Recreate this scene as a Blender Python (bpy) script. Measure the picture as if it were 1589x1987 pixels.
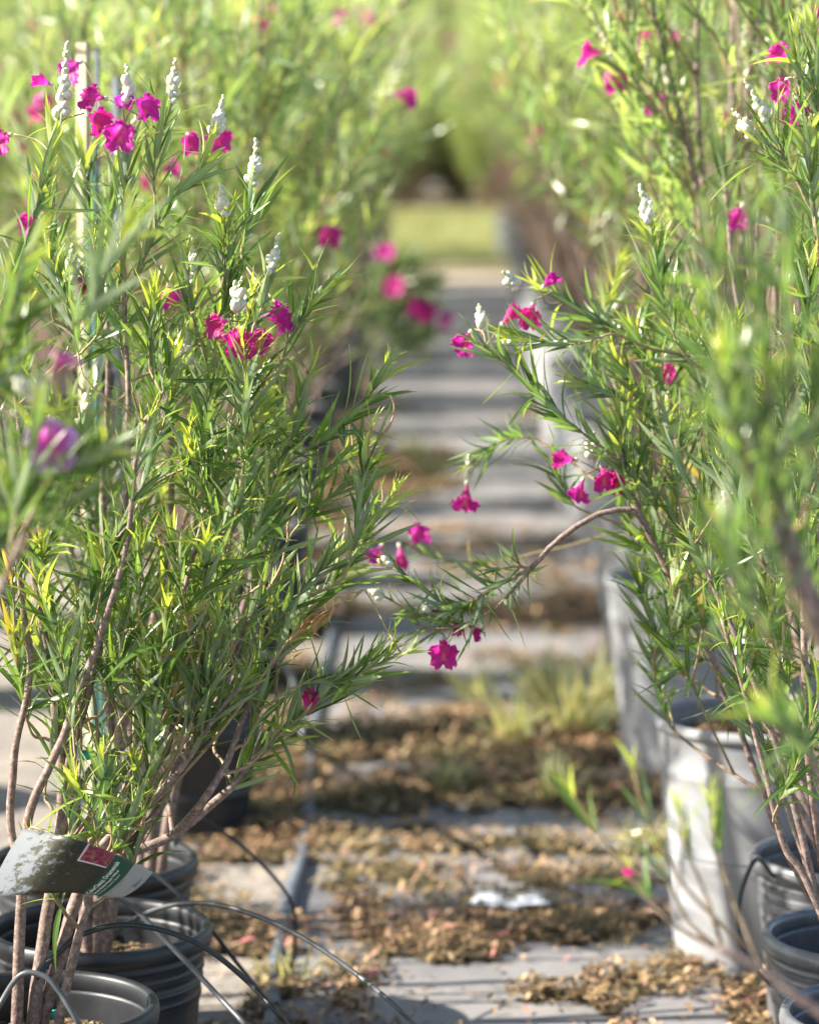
import bpy, math, random
import numpy as np
from mathutils import Vector, Matrix, Quaternion

random.seed(7)
rng = np.random.default_rng(7)
sc = bpy.context.scene
for o in list(bpy.data.objects):
    bpy.data.objects.remove(o)
COL = sc.collection

# ------------------------------------------------------------------ camera
FPX = 6600.0                      # focal length in photo pixels (1589 wide)
CW, CH = 1589.0, 1987.0
VPX, VPY = 855.0, 92.0            # where the aisle would vanish
CAMH = 1.74
pitch = math.atan((CH / 2 - VPY) / FPX)
yaw = math.atan((VPX - CW / 2) / FPX)
cam_d = bpy.data.cameras.new('camera')
cam = bpy.data.objects.new('camera', cam_d)
COL.objects.link(cam)
cam.location = (0, 0, CAMH)
cam.rotation_euler = (math.pi / 2 - pitch, 0, yaw)
cam_d.sensor_fit = 'HORIZONTAL'
cam_d.sensor_width = 24.0
cam_d.lens = FPX / CW * 24.0
cam_d.clip_start = 0.05
cam_d.clip_end = 600
cam_d.dof.use_dof = True
cam_d.dof.focus_distance = 5.0
cam_d.dof.aperture_fstop = 2.5
sc.camera = cam
RC = cam.rotation_euler.to_matrix()

# ------------------------------------------------------------------ sky and sun
SUN_EL, SUN_AZ = math.radians(33), math.radians(-96)      # azimuth clockwise from +Y: from the left
world = bpy.data.worlds.new('World')
sc.world = world
world.use_nodes = True
wn = world.node_tree
sky = wn.nodes.new('ShaderNodeTexSky')
sky.sky_type = 'NISHITA'
sky.sun_disc = False
sky.sun_elevation = SUN_EL
sky.sun_rotation = SUN_AZ
sky.air_density = 1.0
sky.dust_density = 1.2
wn.links.new(sky.outputs[0], wn.nodes['Background'].inputs[0])
wn.nodes['Background'].inputs[1].default_value = 0.09
sun_d = bpy.data.lights.new('sun', 'SUN')
sun = bpy.data.objects.new('sun', sun_d)
COL.objects.link(sun)
sun_d.energy = 5.0
sun_d.angle = math.radians(0.53)
sun_d.color = (1.0, 0.93, 0.82)
SUNDIR = Vector((math.sin(SUN_AZ) * math.cos(SUN_EL), math.cos(SUN_AZ) * math.cos(SUN_EL), math.sin(SUN_EL)))
sun.rotation_euler = SUNDIR.to_track_quat('Z', 'Y').to_euler()
sun.location = (-6, 4, 8)
vs = sc.view_settings
vs.view_transform = 'Standard'
vs.look = 'None'
vs.gamma = 1
vs.exposure = 1.75
sc.cycles.use_denoising = True
sc.cycles.max_bounces = 8
sc.cycles.transmission_bounces = 6
sc.cycles.diffuse_bounces = 4
sc.cycles.sample_clamp_indirect = 6

# ------------------------------------------------------------------ photo pixel -> place
def ray(px, py):
    return RC @ Vector(((px - CW / 2) / FPX, -(py - CH / 2) / FPX, -1.0))
def PY(px, py, Y):                # point on the ray at distance Y down the aisle
    r = ray(px, py)
    return Vector((0, 0, CAMH)) + r * (Y / r.y)
def G(px, py, z=0.0):             # point on the ray at height z
    r = ray(px, py)
    return Vector((0, 0, CAMH)) + r * ((z - CAMH) / r.z)
RCI = RC.inverted()
def project(p):
    q = RCI @ (Vector(p) - Vector((0, 0, CAMH)))
    return (q.x / -q.z * FPX + CW / 2, -q.y / -q.z * FPX + CH / 2, -q.z)

# ------------------------------------------------------------------ materials
def new_mat(name):
    m = bpy.data.materials.new(name)
    m.use_nodes = True
    nt = m.node_tree
    return m, nt, nt.nodes['Principled BSDF'], nt.nodes['Material Output']
def nd(nt, t, **kw):
    n = nt.nodes.new(t)
    for k, v in kw.items():
        setattr(n, k, v)
    return n
def ramp(nt, fac, stops):
    r = nd(nt, 'ShaderNodeValToRGB')
    el = r.color_ramp.elements
    while len(el) < len(stops):
        el.new(0.5)
    for e, (p, c) in zip(el, stops):
        e.position = p
        e.color = (*c, 1)
    nt.links.new(fac, r.inputs[0])
    return r.outputs[0]
def mixc(nt, fac, a, b, blend='MIX'):
    m = nd(nt, 'ShaderNodeMix', data_type='RGBA', blend_type=blend)
    for i, v in ((0, fac), (6, a), (7, b)):
        if isinstance(v, (int, float)):
            m.inputs[i].default_value = v
        elif isinstance(v, tuple):
            m.inputs[i].default_value = (*v, 1)
        else:
            nt.links.new(v, m.inputs[i])
    return m.outputs[2]
def math_n(nt, op, a, b=0.0):
    m = nd(nt, 'ShaderNodeMath', operation=op)
    for i, v in ((0, a), (1, b)):
        if isinstance(v, (int, float)):
            m.inputs[i].default_value = v
        else:
            nt.links.new(v, m.inputs[i])
    return m.outputs[0]
def attr(nt, name):
    return nd(nt, 'ShaderNodeAttribute', attribute_name=name)
def noise(nt, scale, detail=4, rough=0.55, coord='Object', vec=None):
    n = nd(nt, 'ShaderNodeTexNoise')
    n.inputs['Scale'].default_value = scale
    n.inputs['Detail'].default_value = detail
    n.inputs['Roughness'].default_value = rough
    if vec is None:
        vec = nd(nt, 'ShaderNodeTexCoord').outputs[coord]
    nt.links.new(vec, n.inputs['Vector'])
    return n.outputs['Fac']
def bump(nt, bsdf, h, strength, dist):
    b = nd(nt, 'ShaderNodeBump')
    b.inputs['Strength'].default_value = strength
    b.inputs['Distance'].default_value = dist
    nt.links.new(h, b.inputs['Height'])
    nt.links.new(b.outputs[0], bsdf.inputs['Normal'])

def leaf_material(name, dark, light, young, back, trans=0.42):
    m, nt, b, out = new_mat(name)
    oi = nd(nt, 'ShaderNodeObjectInfo')
    gi = nd(nt, 'ShaderNodeNewGeometry')
    r = math_n(nt, 'FRACT', math_n(nt, 'ADD', oi.outputs['Random'], gi.outputs['Random Per Island']))
    a = attr(nt, 'age').outputs['Fac']
    c = mixc(nt, r, dark, light)
    c = mixc(nt, a, c, young)
    dry = math_n(nt, 'GREATER_THAN', r, 0.994)
    c = mixc(nt, dry, c, (0.30, 0.22, 0.04))
    r2 = math_n(nt, 'FRACT', math_n(nt, 'MULTIPLY', r, 13.7))
    tipm = math_n(nt, 'MULTIPLY', math_n(nt, 'GREATER_THAN', r2, 0.72), math_n(nt, 'GREATER_THAN', math_n(nt, 'ADD', attr(nt, 'len').outputs['Fac'], math_n(nt, 'MULTIPLY', r2, 0.18)), 1.03))
    c = mixc(nt, math_n(nt, 'MULTIPLY', tipm, 0.8), c, (0.26, 0.16, 0.06))
    mid = math_n(nt, 'POWER', attr(nt, 'mid').outputs['Fac'], 7.0)
    c = mixc(nt, math_n(nt, 'MULTIPLY', mid, 0.5), c, (0.30, 0.36, 0.12))
    cf = mixc(nt, gi.outputs['Backfacing'], c, mixc(nt, 0.42, c, back))
    nt.links.new(cf, b.inputs['Base Color'])
    b.inputs['Roughness'].default_value = 0.30
    b.inputs['Specular IOR Level'].default_value = 0.55
    t = nd(nt, 'ShaderNodeBsdfTranslucent')
    tc = mixc(nt, 1.0, c, (2.7, 2.4, 1.4), 'MULTIPLY')
    nt.links.new(tc, t.inputs['Color'])
    mx = nd(nt, 'ShaderNodeMixShader')
    mx.inputs[0].default_value = trans
    nt.links.new(b.outputs[0], mx.inputs[1])
    nt.links.new(t.outputs[0], mx.inputs[2])
    nt.links.new(mx.outputs[0], out.inputs['Surface'])
    return m
M = {}
M['leaf'] = leaf_material('leaf', (0.018, 0.066, 0.017), (0.078, 0.168, 0.024), (0.32, 0.39, 0.045), (0.48, 0.54, 0.40), 0.40)
M['leaf_far'] = leaf_material('leaf_pale', (0.070, 0.145, 0.045), (0.165, 0.255, 0.080), (0.33, 0.41, 0.13), (0.55, 0.58, 0.48), 0.42)  # paler leaf copy for the rows behind; background brightness put into its colour
M['weed'] = leaf_material('weed_leaf', (0.10, 0.15, 0.06), (0.24, 0.27, 0.13), (0.36, 0.35, 0.20), (0.32, 0.34, 0.24), 0.3)
M['grass'] = leaf_material('grass_blade', (0.16, 0.19, 0.05), (0.36, 0.34, 0.14), (0.4, 0.36, 0.18), (0.3, 0.3, 0.15), 0.3)

m, nt, b, out = new_mat('bark')
n1 = noise(nt, 130, 3)
c = ramp(nt, n1, [(0.3, (0.10, 0.062, 0.05)), (0.55, (0.22, 0.155, 0.128)), (0.75, (0.36, 0.285, 0.245))])
th = attr(nt, 'age').outputs['Fac']
c = mixc(nt, th, c, (0.36, 0.27, 0.10))
nt.links.new(c, b.inputs['Base Color'])
b.inputs['Roughness'].default_value = 0.62
bump(nt, b, noise(nt, 260, 3), 0.5, 0.002)
M['bark'] = m

m, nt, b, out = new_mat('petal')
s = attr(nt, 'age').outputs['Fac']        # 0 tube base .. 1 lobe edge
gu = attr(nt, 'mid').outputs['Fac']       # nectar guide stripe
c = ramp(nt, s, [(0.0, (0.62, 0.16, 0.36)), (0.35, (0.66, 0.07, 0.30)), (0.55, (0.58, 0.016, 0.24)), (1.0, (0.62, 0.030, 0.28))])
oi = nd(nt, 'ShaderNodeObjectInfo')
c = mixc(nt, math_n(nt, 'MULTIPLY', oi.outputs['Random'], 0.6), c, mixc(nt, 1.0, c, (0.62, 1.0, 1.5), 'MULTIPLY'))
c = mixc(nt, math_n(nt, 'MULTIPLY', noise(nt, 420, 2), 0.45), c, (0.22, 0.0, 0.09))
c = mixc(nt, gu, c, (0.80, 0.34, 0.06))
nt.links.new(c, b.inputs['Base Color'])
b.inputs['Roughness'].default_value = 0.5
t = nd(nt, 'ShaderNodeBsdfTranslucent')
nt.links.new(mixc(nt, 1.0, c, (1.5, 1.2, 1.3), 'MULTIPLY'), t.inputs['Color'])
mx = nd(nt, 'ShaderNodeMixShader')
mx.inputs[0].default_value = 0.5
nt.links.new(b.outputs[0], mx.inputs[1]); nt.links.new(t.outputs[0], mx.inputs[2])
nt.links.new(mx.outputs[0], out.inputs['Surface'])
bump(nt, b, noise(nt, 500, 2), 0.4, 0.001)
M['petal'] = m
mp_ = m.copy(); mp_.name = 'petal_pale'
for n_ in mp_.node_tree.nodes:
    if n_.type == 'VALTORGB':
        for e_, c_ in zip(n_.color_ramp.elements, ((.85, .50, .68), (.70, .10, .38), (.72, .12, .40), (.90, .60, .78))):
            e_.color = (*c_, 1)
M['petal_pale'] = mp_

m, nt, b, out = new_mat('bud')
a = attr(nt, 'age').outputs['Fac']
c = mixc(nt, a, (0.60, 0.585, 0.48), (0.38, 0.44, 0.20))
nt.links.new(c, b.inputs['Base Color'])
b.inputs['Roughness'].default_value = 0.8
b.inputs['Subsurface Weight'].default_value = 0.25
b.inputs['Subsurface Radius'].default_value = (0.004, 0.004, 0.002)
bump(nt, b, noise(nt, 900, 2), 0.4, 0.0006)
M['bud'] = m

def plain(name, col, rough=0.6, var=0.25, scale=30, bstr=0.2, bdist=0.002, spec=0.5):
    m, nt, b, out = new_mat(name)
    n = noise(nt, scale, 5)
    c = ramp(nt, n, [(0.25, tuple(x * (1 - var) for x in col)), (0.75, tuple(min(1, x * (1 + var)) for x in col))])
    nt.links.new(c, b.inputs['Base Color'])
    b.inputs['Roughness'].default_value = rough
    b.inputs['Specular IOR Level'].default_value = spec
    if bstr:
        bump(nt, b, noise(nt, scale * 3, 3), bstr, bdist)
    return m
def dusty(name, col, dust, rough):
    m, nt, b, out = new_mat(name)
    n = noise(nt, 14, 6, 0.65)
    f = ramp(nt, n, [(0.42, (0, 0, 0)), (0.72, (1, 1, 1))])
    sp = noise(nt, 160, 2)
    f2 = ramp(nt, sp, [(0.66, (0, 0, 0)), (0.74, (1, 1, 1))])
    c = mixc(nt, math_n(nt, 'MULTIPLY', f, 0.55), col, dust)
    c = mixc(nt, math_n(nt, 'MULTIPLY', f2, 0.35), c, dust)
    nt.links.new(c, b.inputs['Base Color'])
    b.inputs['Roughness'].default_value = rough
    bump(nt, b, n, 0.15, 0.003)
    return m
M['pot_black'] = dusty('black_plastic', (0.010, 0.012, 0.015), (0.034, 0.034, 0.036), 0.45)
M['pot_grey'] = dusty('pale_grey_plastic', (0.23, 0.235, 0.25), (0.30, 0.295, 0.285), 0.75)
M['pot_dark'] = dusty('grey_plastic', (0.085, 0.09, 0.10), (0.22, 0.22, 0.22), 0.32)
M['soil'] = plain('soil', (0.06, 0.042, 0.028), 0.95, 0.6, 120, 0.9, 0.01)
M['tube'] = plain('tube_black', (0.018, 0.022, 0.022), 0.42, 0.3, 60, 0)
M['tube_grey'] = plain('tube_grey', (0.07, 0.075, 0.08), 0.4, 0.35, 60, 0)
M['pipe'] = plain('pipe_grey', (0.10, 0.115, 0.14), 0.5, 0.4, 22, 0.1)
M['wood'] = plain('stake_wood', (0.42, 0.36, 0.23), 0.8, 0.18, 40, 0.4)
M['stake_green'] = plain('stake_green', (0.02, 0.09, 0.075), 0.5, 0.3, 60, 0)
M['tie'] = plain('tie_teal', (0.01, 0.36, 0.30), 0.45, 0.15, 60, 0)
M['scrap'] = plain('scrap_white', (0.82, 0.82, 0.84), 0.6, 0.06, 40, 0.3)
M['tag_white'] = plain('tag_white', (0.78, 0.80, 0.78), 0.35, 0.04, 30, 0)
M['dry'] = plain('dry_leaf', (0.40, 0.24, 0.10), 0.8, 0.4, 60, 0.4)
M['ink_white'] = plain('ink_white', (0.75, 0.78, 0.70), 0.4, 0.02, 30, 0)
M['ink_pale'] = plain('ink_pale', (0.45, 0.55, 0.40), 0.4, 0.02, 30, 0)
M['ink_red'] = plain('ink_maroon', (0.20, 0.05, 0.10), 0.4, 0.02, 30, 0)
M['ink_blue'] = plain('ink_blue', (0.10, 0.16, 0.36), 0.4, 0.02, 30, 0)
M['ink_orange'] = plain('ink_orange', (0.62, 0.22, 0.10), 0.4, 0.02, 30, 0)

# leaf litter: colour per piece
m, nt, b, out = new_mat('litter')
gi = nd(nt, 'ShaderNodeNewGeometry')
c = ramp(nt, gi.outputs['Random Per Island'], [(0.0, (0.085, 0.048, 0.026)), (0.35, (0.17, 0.092, 0.045)), (0.62, (0.27, 0.155, 0.075)), (0.82, (0.42, 0.26, 0.13)), (0.95, (0.60, 0.42, 0.26)), (1.0, (0.48, 0.14, 0.16))])
pn = ramp(nt, noise(nt, 3.0, 3), [(.4, (0, 0, 0)), (.6, (1, 1, 1))])
c = mixc(nt, math_n(nt, 'MULTIPLY', pn, .45), c, (0.13, 0.135, 0.04))
nt.links.new(c, b.inputs['Base Color'])
b.inputs['Roughness'].default_value = 0.75
M['litter'] = m
m, nt, b, out = new_mat('litter_bed')
c = ramp(nt, noise(nt, 90, 6, 0.7), [(0.3, (0.040, 0.030, 0.014)), (0.55, (0.105, 0.080, 0.032)), (0.75, (0.20, 0.155, 0.065))])
nt.links.new(c, b.inputs['Base Color'])
b.inputs['Roughness'].default_value = 0.95
bump(nt, b, noise(nt, 150, 4, 0.7), 1.0, 0.02)
M['litter_bed'] = m
# woven weed cloth, dusty
m, nt, b, out = new_mat('weed_cloth')
tc = nd(nt, 'ShaderNodeTexCoord')
n = noise(nt, 2.6, 7, 0.65)
c = ramp(nt, n, [(0.3, (0.15, 0.148, 0.155)), (0.55, (0.215, 0.205, 0.205)), (0.75, (0.29, 0.262, 0.24))])
stain = ramp(nt, noise(nt, 9, 5, 0.7), [(0.55, (0, 0, 0)), (0.75, (1, 1, 1))])
c = mixc(nt, math_n(nt, 'MULTIPLY', stain, 0.6), c, (0.25, 0.19, 0.12))
w = nd(nt, 'ShaderNodeTexWave')
w.inputs['Scale'].default_value = 90
w.bands_direction = 'Y'
nt.links.new(tc.outputs['Object'], w.inputs['Vector'])
nt.links.new(c, b.inputs['Base Color'])
b.inputs['Roughness'].default_value = 0.75
bump(nt, b, math_n(nt, 'ADD', math_n(nt, 'MULTIPLY', w.outputs['Fac'], 0.2), noise(nt, 12, 4)), 0.5, 0.012)
M['cloth'] = m
m, nt, b, out = new_mat('ground_soil')
c = ramp(nt, noise(nt, 3.2, 8, 0.7), [(0.3, (0.13, 0.12, 0.11)), (0.55, (0.24, 0.21, 0.18)), (0.75, (0.37, 0.30, 0.23))])
nt.links.new(c, b.inputs['Base Color'])
b.inputs['Roughness'].default_value = 0.9
bump(nt, b, noise(nt, 25, 5), 0.6, 0.02)
M['ground'] = m
M['turf'] = plain('turf', (0.24, 0.25, 0.09), 0.9, 0.4, 1.4, 0.6, 0.03)
M['dirt'] = plain('dirt_track', (0.47, 0.37, 0.26), 0.95, 0.2, 2.0, 0.4, 0.02)

# ------------------------------------------------------------------ mesh helpers
def mesh(name, V, F, mat=None, smooth=True, age=None, mid=None, ln=None):
    me = bpy.data.meshes.new(name)
    me.from_pydata([tuple(map(float, v)) for v in V] if not isinstance(V, np.ndarray) else V.tolist(), [], [tuple(f) for f in F] if not isinstance(F, np.ndarray) else F.tolist())
    if smooth:
        me.polygons.foreach_set('use_smooth', np.ones(len(me.polygons), dtype=bool))
    for nm, val in (('age', age), ('mid', mid), ('len', ln)):
        if val is not None:
            at = me.attributes.new(nm, 'FLOAT', 'POINT')
            at.data.foreach_set('value', np.asarray(val, dtype=np.float32))
    if mat:
        me.materials.append(M[mat] if isinstance(mat, str) else mat)
    me.update()
    return me
def obj(name, me, parent=None, loc=None, mat4=None):
    o = bpy.data.objects.new(name, me)
    COL.objects.link(o)
    if parent is not None:
        o.parent = parent
    if mat4 is not None:
        o.matrix_local = mat4
    elif loc is not None:
        o.location = loc
    return o
def tag(o, label, cat, group=None, kind=None):
    if label: o['label'] = label
    if cat: o['category'] = cat
    if group: o['group'] = group
    if kind: o['kind'] = kind
    return o
def thing(name, loc, label, cat, group=None):
    return tag(obj(name, None, loc=loc), label, cat, group)
def cr(pts, n):
    """Catmull-Rom through pts, n samples."""
    P = np.array([list(p) for p in pts], dtype=float)
    if len(P) == 2:
        t = np.linspace(0, 1, n)[:, None]
        return P[0] * (1 - t) + P[1] * t
    P = np.vstack([2 * P[0] - P[1], P, 2 * P[-1] - P[-2]])
    k = len(P) - 3
    out = []
    for u in np.linspace(0, k - 1e-6, n):
        i = int(u); t = u - i
        p0, p1, p2, p3 = P[i:i + 4]
        out.append(0.5 * ((2 * p1) + (-p0 + p2) * t + (2 * p0 - 5 * p1 + 4 * p2 - p3) * t * t + (-p0 + 3 * p1 - 3 * p2 + p3) * t ** 3))
    return np.array(out)
def tube(C, R, sides=7, base=0):
    C = np.asarray(C); n = len(C)
    R = np.broadcast_to(R, (n,))
    T = np.gradient(C, axis=0)
    T /= np.linalg.norm(T, axis=1)[:, None] + 1e-12
    u = np.cross(T[0], (0.31, 0.9, 0.2)); u /= np.linalg.norm(u)
    V = []
    for i in range(n):
        u = u - T[i] * np.dot(u, T[i]); u /= np.linalg.norm(u) + 1e-12
        v = np.cross(T[i], u)
        for k in range(sides):
            a = 2 * math.pi * k / sides
            V.append(C[i] + R[i] * (math.cos(a) * u + math.sin(a) * v))
    F = [(base + i * sides + k, base + i * sides + (k + 1) % sides, base + (i + 1) * sides + (k + 1) % sides, base + (i + 1) * sides + k) for i in range(n - 1) for k in range(sides)]
    V.append(C[0]); V.append(C[-1])
    c0, c1 = base + n * sides, base + n * sides + 1
    F += [(c0, base + (k + 1) % sides, base + k) for k in range(sides)]
    F += [(c1, base + (n - 1) * sides + k, base + (n - 1) * sides + (k + 1) % sides) for k in range(sides)]
    return np.array(V), F
def lathe(prof, seg=40):
    V, F = [], []
    for r, z in prof:
        for k in range(seg):
            a = 2 * math.pi * k / seg
            V.append((r * math.cos(a), r * math.sin(a), z))
    for i in range(len(prof) - 1):
        for k in range(seg):
            F.append((i * seg + k, i * seg + (k + 1) % seg, (i + 1) * seg + (k + 1) % seg, (i + 1) * seg + k))
    return V, F
def vnoise(x, y, seed=0):
    """cheap smooth value noise in 0..1"""
    r = np.random.default_rng(seed).random((64, 64))
    x = np.asarray(x, float); y = np.asarray(y, float)
    xi = np.floor(x).astype(int); yi = np.floor(y).astype(int)
    fx = x - xi; fy = y - yi
    fx = fx * fx * (3 - 2 * fx); fy = fy * fy * (3 - 2 * fy)
    g = lambda a, c: r[a % 64, c % 64]
    return (g(xi, yi) * (1 - fx) + g(xi + 1, yi) * fx) * (1 - fy) + (g(xi, yi + 1) * (1 - fx) + g(xi + 1, yi + 1) * fx) * fy
def frame(origin, xdir, up, scale=(1, 1, 1)):
    x = Vector(xdir).normalized()
    z = Vector(up) - x * x.dot(Vector(up))
    if z.length < 1e-5:
        z = x.orthogonal()
    z.normalize()
    y = z.cross(x)
    m = Matrix.Identity(4)
    for i, (a, s) in enumerate(((x, scale[0]), (y, scale[1]), (z, scale[2]))):
        for j in range(3):
            m[j][i] = a[j] * s
    for j in range(3):
        m[j][3] = origin[j]
    return m

# ------------------------------------------------------------------ leaves
def leaf_shape(width, bend, twist, sway, stations):
    V, mid = [], []
    n = len(stations)
    for s in stations:
        w = width * (math.sin(math.pi * min(1, s ** 0.62 * 0.97 + 0.03)) ** 0.85) * 0.5 if 0 < s < 1 else (width * 0.10 if s == 0 else 0.0005)
        ang = bend * s * s
        x = s * (1 - 0.12 * abs(bend) * s)
        z = -bend * s * s * 0.45 * (1 if True else 0)
        y = sway * s * s * 0.25
        t = twist * s
        dz = 0.28 * w
        for k, m_ in ((-1, 0), (0, 1), (1, 0)):
            V.append((x, y + k * w * math.cos(t), z + (dz if k else 0) + k * w * math.sin(t)))
            mid.append(m_)
    F = []
    for i in range(n - 1):
        for k in range(2):
            F.append((i * 3 + k, (i + 1) * 3 + k, (i + 1) * 3 + k + 1, i * 3 + k + 1))
    return np.array(V), np.array(F), np.array(mid, float)
HI = (0, .07, .18, .33, .5, .67, .82, .93, 1)
LO = (0, .3, .68, 1)
def leaf_set(stations, width, name, mat='leaf', nv=7):
    out = []
    r = random.Random(3)
    for age in (0.0, 0.45, 1.0):
        for k in range(nv):
            V, F, md = leaf_shape(width * r.uniform(.8, 1.25), r.uniform(-.3, 1.25), r.uniform(-1.3, 1.3), r.uniform(-.9, .9), stations)
            ag = np.clip(age + r.uniform(-.1, .1) + 0.25 * V[:, 0], 0, 1) if age else np.clip(0.15 * V[:, 0], 0, 1)
            le = np.clip(V[:, 0] / V[:, 0].max(), 0, 1)
            out.append((V, F, md, ag, mesh(name, V, F, mat, True, ag, md, le), le))
    return out
NV = 7
LEAF_HI = leaf_set(HI, 0.088, 'leaf')
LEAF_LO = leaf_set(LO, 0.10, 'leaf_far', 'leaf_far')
def pick_leaf(age):
    a = 0 if age < .3 else (1 if age < .75 else 2)
    return a * NV + random.randrange(NV)
def bake(name, lib, items, mat='leaf'):
    """join leaf copies into one mesh"""
    Vs, Fs, Ms, As, Ls = [], [], [], [], []
    off = 0
    by = {}
    for vi, mt in items:
        by.setdefault(vi, []).append(np.array(mt))
    for vi, ms in by.items():
        V, F, md, ag = lib[vi][:4]
        A = np.array(ms)
        W = np.einsum('nij,vj->nvi', A[:, :3, :3], V) + A[:, None, :3, 3]
        k, nvv = len(ms), len(V)
        Vs.append(W.reshape(-1, 3))
        Fs.append((F[None] + (off + np.arange(k) * nvv)[:, None, None]).reshape(-1, F.shape[1]))
        Ms.append(np.tile(md, k)); As.append(np.tile(ag, k)); Ls.append(np.tile(lib[vi][5], k))
        off += k * nvv
    return mesh(name, np.vstack(Vs), np.vstack(Fs), mat, True, np.concatenate(As), np.concatenate(Ms), np.concatenate(Ls))

def shoot_leaves(C, L, n, start=0.12, open0=48, open1=14, tipage=1.0, lib_age=0.0, droop=0.0, whorl=3):
    """leaf frames along a twig curve C (np points); yields (age, matrix)"""
    C = np.asarray(C)
    d = np.linalg.norm(np.diff(C, axis=0), axis=1)
    cum = np.concatenate([[0], np.cumsum(d)]); tot = cum[-1]
    res = []
    phi = random.uniform(0, 6.28)
    nodes = max(2, n // whorl)
    for i in range(nodes):
        t = start + (1 - start) * (i + random.uniform(-.25, .25)) / (nodes - 1 + 1e-6)
        t = min(max(t, 0.02), 1)
        s = t * tot
        j = min(np.searchsorted(cum, s), len(C) - 1); j = max(j, 1)
        f = (s - cum[j - 1]) / (d[j - 1] + 1e-9)
        p = C[j - 1] * (1 - f) + C[j] * f
        ax = Vector(C[j] - C[j - 1]).normalized()
        u = ax.orthogonal().normalized()
        phi += 2.4 + random.uniform(-.4, .4)
        for w in range(whorl):
            a = phi + w * 2 * math.pi / whorl + random.uniform(-.45, .45)
            rad = Quaternion(ax, a) @ u
            op = math.radians(open0 + (open1 - open0) * t ** 1.2 + random.uniform(-12, 12))
            dr = (ax * math.cos(op) + rad * math.sin(op))
            dr = (dr + Vector((0, 0, -droop)) * random.uniform(.4, 1.3) + Vector((0, 0, 0.10))).normalized()
            prof = (0.62 + 0.55 * math.sin(math.pi * min(1, .12 + t * .80)))
            if t > .9: prof *= 0.72
            l = L * prof * random.uniform(.55, 1.3)
            if random.random() < .1:
                op += random.uniform(.5, 1.1)
                dr = (ax * math.cos(op) + rad * math.sin(op) + Vector((0, 0, -.25))).normalized()
            up = ax - dr * ax.dot(dr)
            up = Quaternion(dr, random.uniform(-.5, .5)) @ up
            age = lib_age + max(0, (t - .55) / .45) ** 1.4 * tipage * random.uniform(.55, 1.15)
            wsc = random.uniform(.8, 1.2)
            res.append((age, frame(p, dr, up, (l, l * wsc, l))))
    # tip tuft
    ax = Vector(C[-1] - C[-2]).normalized()
    for k in range(4):
        rad = Quaternion(ax, k * 1.7 + phi) @ ax.orthogonal().normalized()
        dr = (ax + rad * random.uniform(.1, .28)).normalized()
        l = L * random.uniform(.35, .6)
        res.append((lib_age + tipage, frame(C[-1], dr, ax - dr * ax.dot(dr) + rad * -.2, (l, l * .8, l))))
    return res

# ------------------------------------------------------------------ flowers and buds
def corolla(seed, wilt=0.0, nu=44, ns=15):
    r = random.Random(seed)
    ph = [r.uniform(0, 6.28) for _ in range(6)]
    V, age, mid = [], [], []
    for i in range(ns):
        s = i / (ns - 1)
        for k in range(nu):
            th = 2 * math.pi * k / nu
            if s < .5:
                q = s / .5
                rad = .0026 + .0085 * q ** 1.25
                x = .026 * q
                flare = 0
            else:
                q = (s - .5) / .5
                lobe = abs(math.cos(2.5 * th)) ** .55
                low = 0.5 - 0.5 * math.cos(th)          # lower lip (th = pi)
                reach = (.010 + .010 * low) * (.30 + .70 * lobe) if q > .25 else .012
                rad = .0111 + reach * min(1, q * 1.15) * (1 - .45 * wilt)
                x = .026 + .010 * q * (0.5 + .8 * low * (1 - q * .4)) + .004 * math.sin(q * 2.2) - .006 * q * q * (1 - low)
                ruf = q * q
                x += ruf * (.0034 * math.sin(11 * th + ph[0]) + .0024 * math.sin(19 * th + ph[1]))
                rad += ruf * (.0024 * math.sin(15 * th + ph[2]) + .0018 * math.sin(23 * th + ph[3]))
                if wilt:
                    x += wilt * q * .012 * (.6 + .4 * math.sin(3 * th + ph[4]))
                    rad *= 1 - wilt * .35 * q * (1 + .5 * math.sin(4 * th + ph[5]))
            V.append((x, rad * math.sin(th), rad * math.cos(th) - .0016 * s))
            age.append(s)
            g = max(0, math.cos((th - math.pi) * 3)) ** 3 if abs(th - math.pi) < .75 and .42 < s < .68 else 0
            mid.append(g * .45)
    F = [(i * nu + k, i * nu + (k + 1) % nu, (i + 1) * nu + (k + 1) % nu, (i + 1) * nu + k) for i in range(ns - 1) for k in range(nu)]
    return mesh('corolla', V, F, 'petal', True, age, mid)
COROLLA = [corolla(s) for s in (1, 2, 3)] + [corolla(9, .85), corolla(10, .6)]
COROLLA_LO = [corolla(4, 0, 16, 8), corolla(5, .3, 16, 8)]
def ellipsoid(lx, ry, nu=8, ns=7, tip=1.0):
    V, A = [], []
    for i in range(ns):
        t = math.pi * i / (ns - 1)
        for k in range(nu):
            a = 2 * math.pi * k / nu
            rr = ry * math.sin(t) * (1 + .18 * math.cos(t))
            V.append((lx * .5 * (1 - math.cos(t)), rr * math.cos(a), rr * math.sin(a)))
            A.append(max(0, .85 - i / (ns - 1) * 2.2))
    F = [(i * nu + k, i * nu + (k + 1) % nu, (i + 1) * nu + (k + 1) % nu, (i + 1) * nu + k) for i in range(ns - 1) for k in range(nu)]
    return V, F, A
_v, _f, _a = ellipsoid(.0165, .0066)
BUD = mesh('bud', _v, _f, 'bud', True, _a)
_v, _f, _a = ellipsoid(.0100, .0040)
BUD_TIP = mesh('bud_tip', _v, _f, 'bud', True, np.clip(np.array(_a) + .55, 0, 1))
_v, _f, _a = ellipsoid(.012, .0048)
CALYX = mesh('calyx', _v, _f, 'bud', True, np.clip(np.array(_a) + .2, 0, 1))
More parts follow.
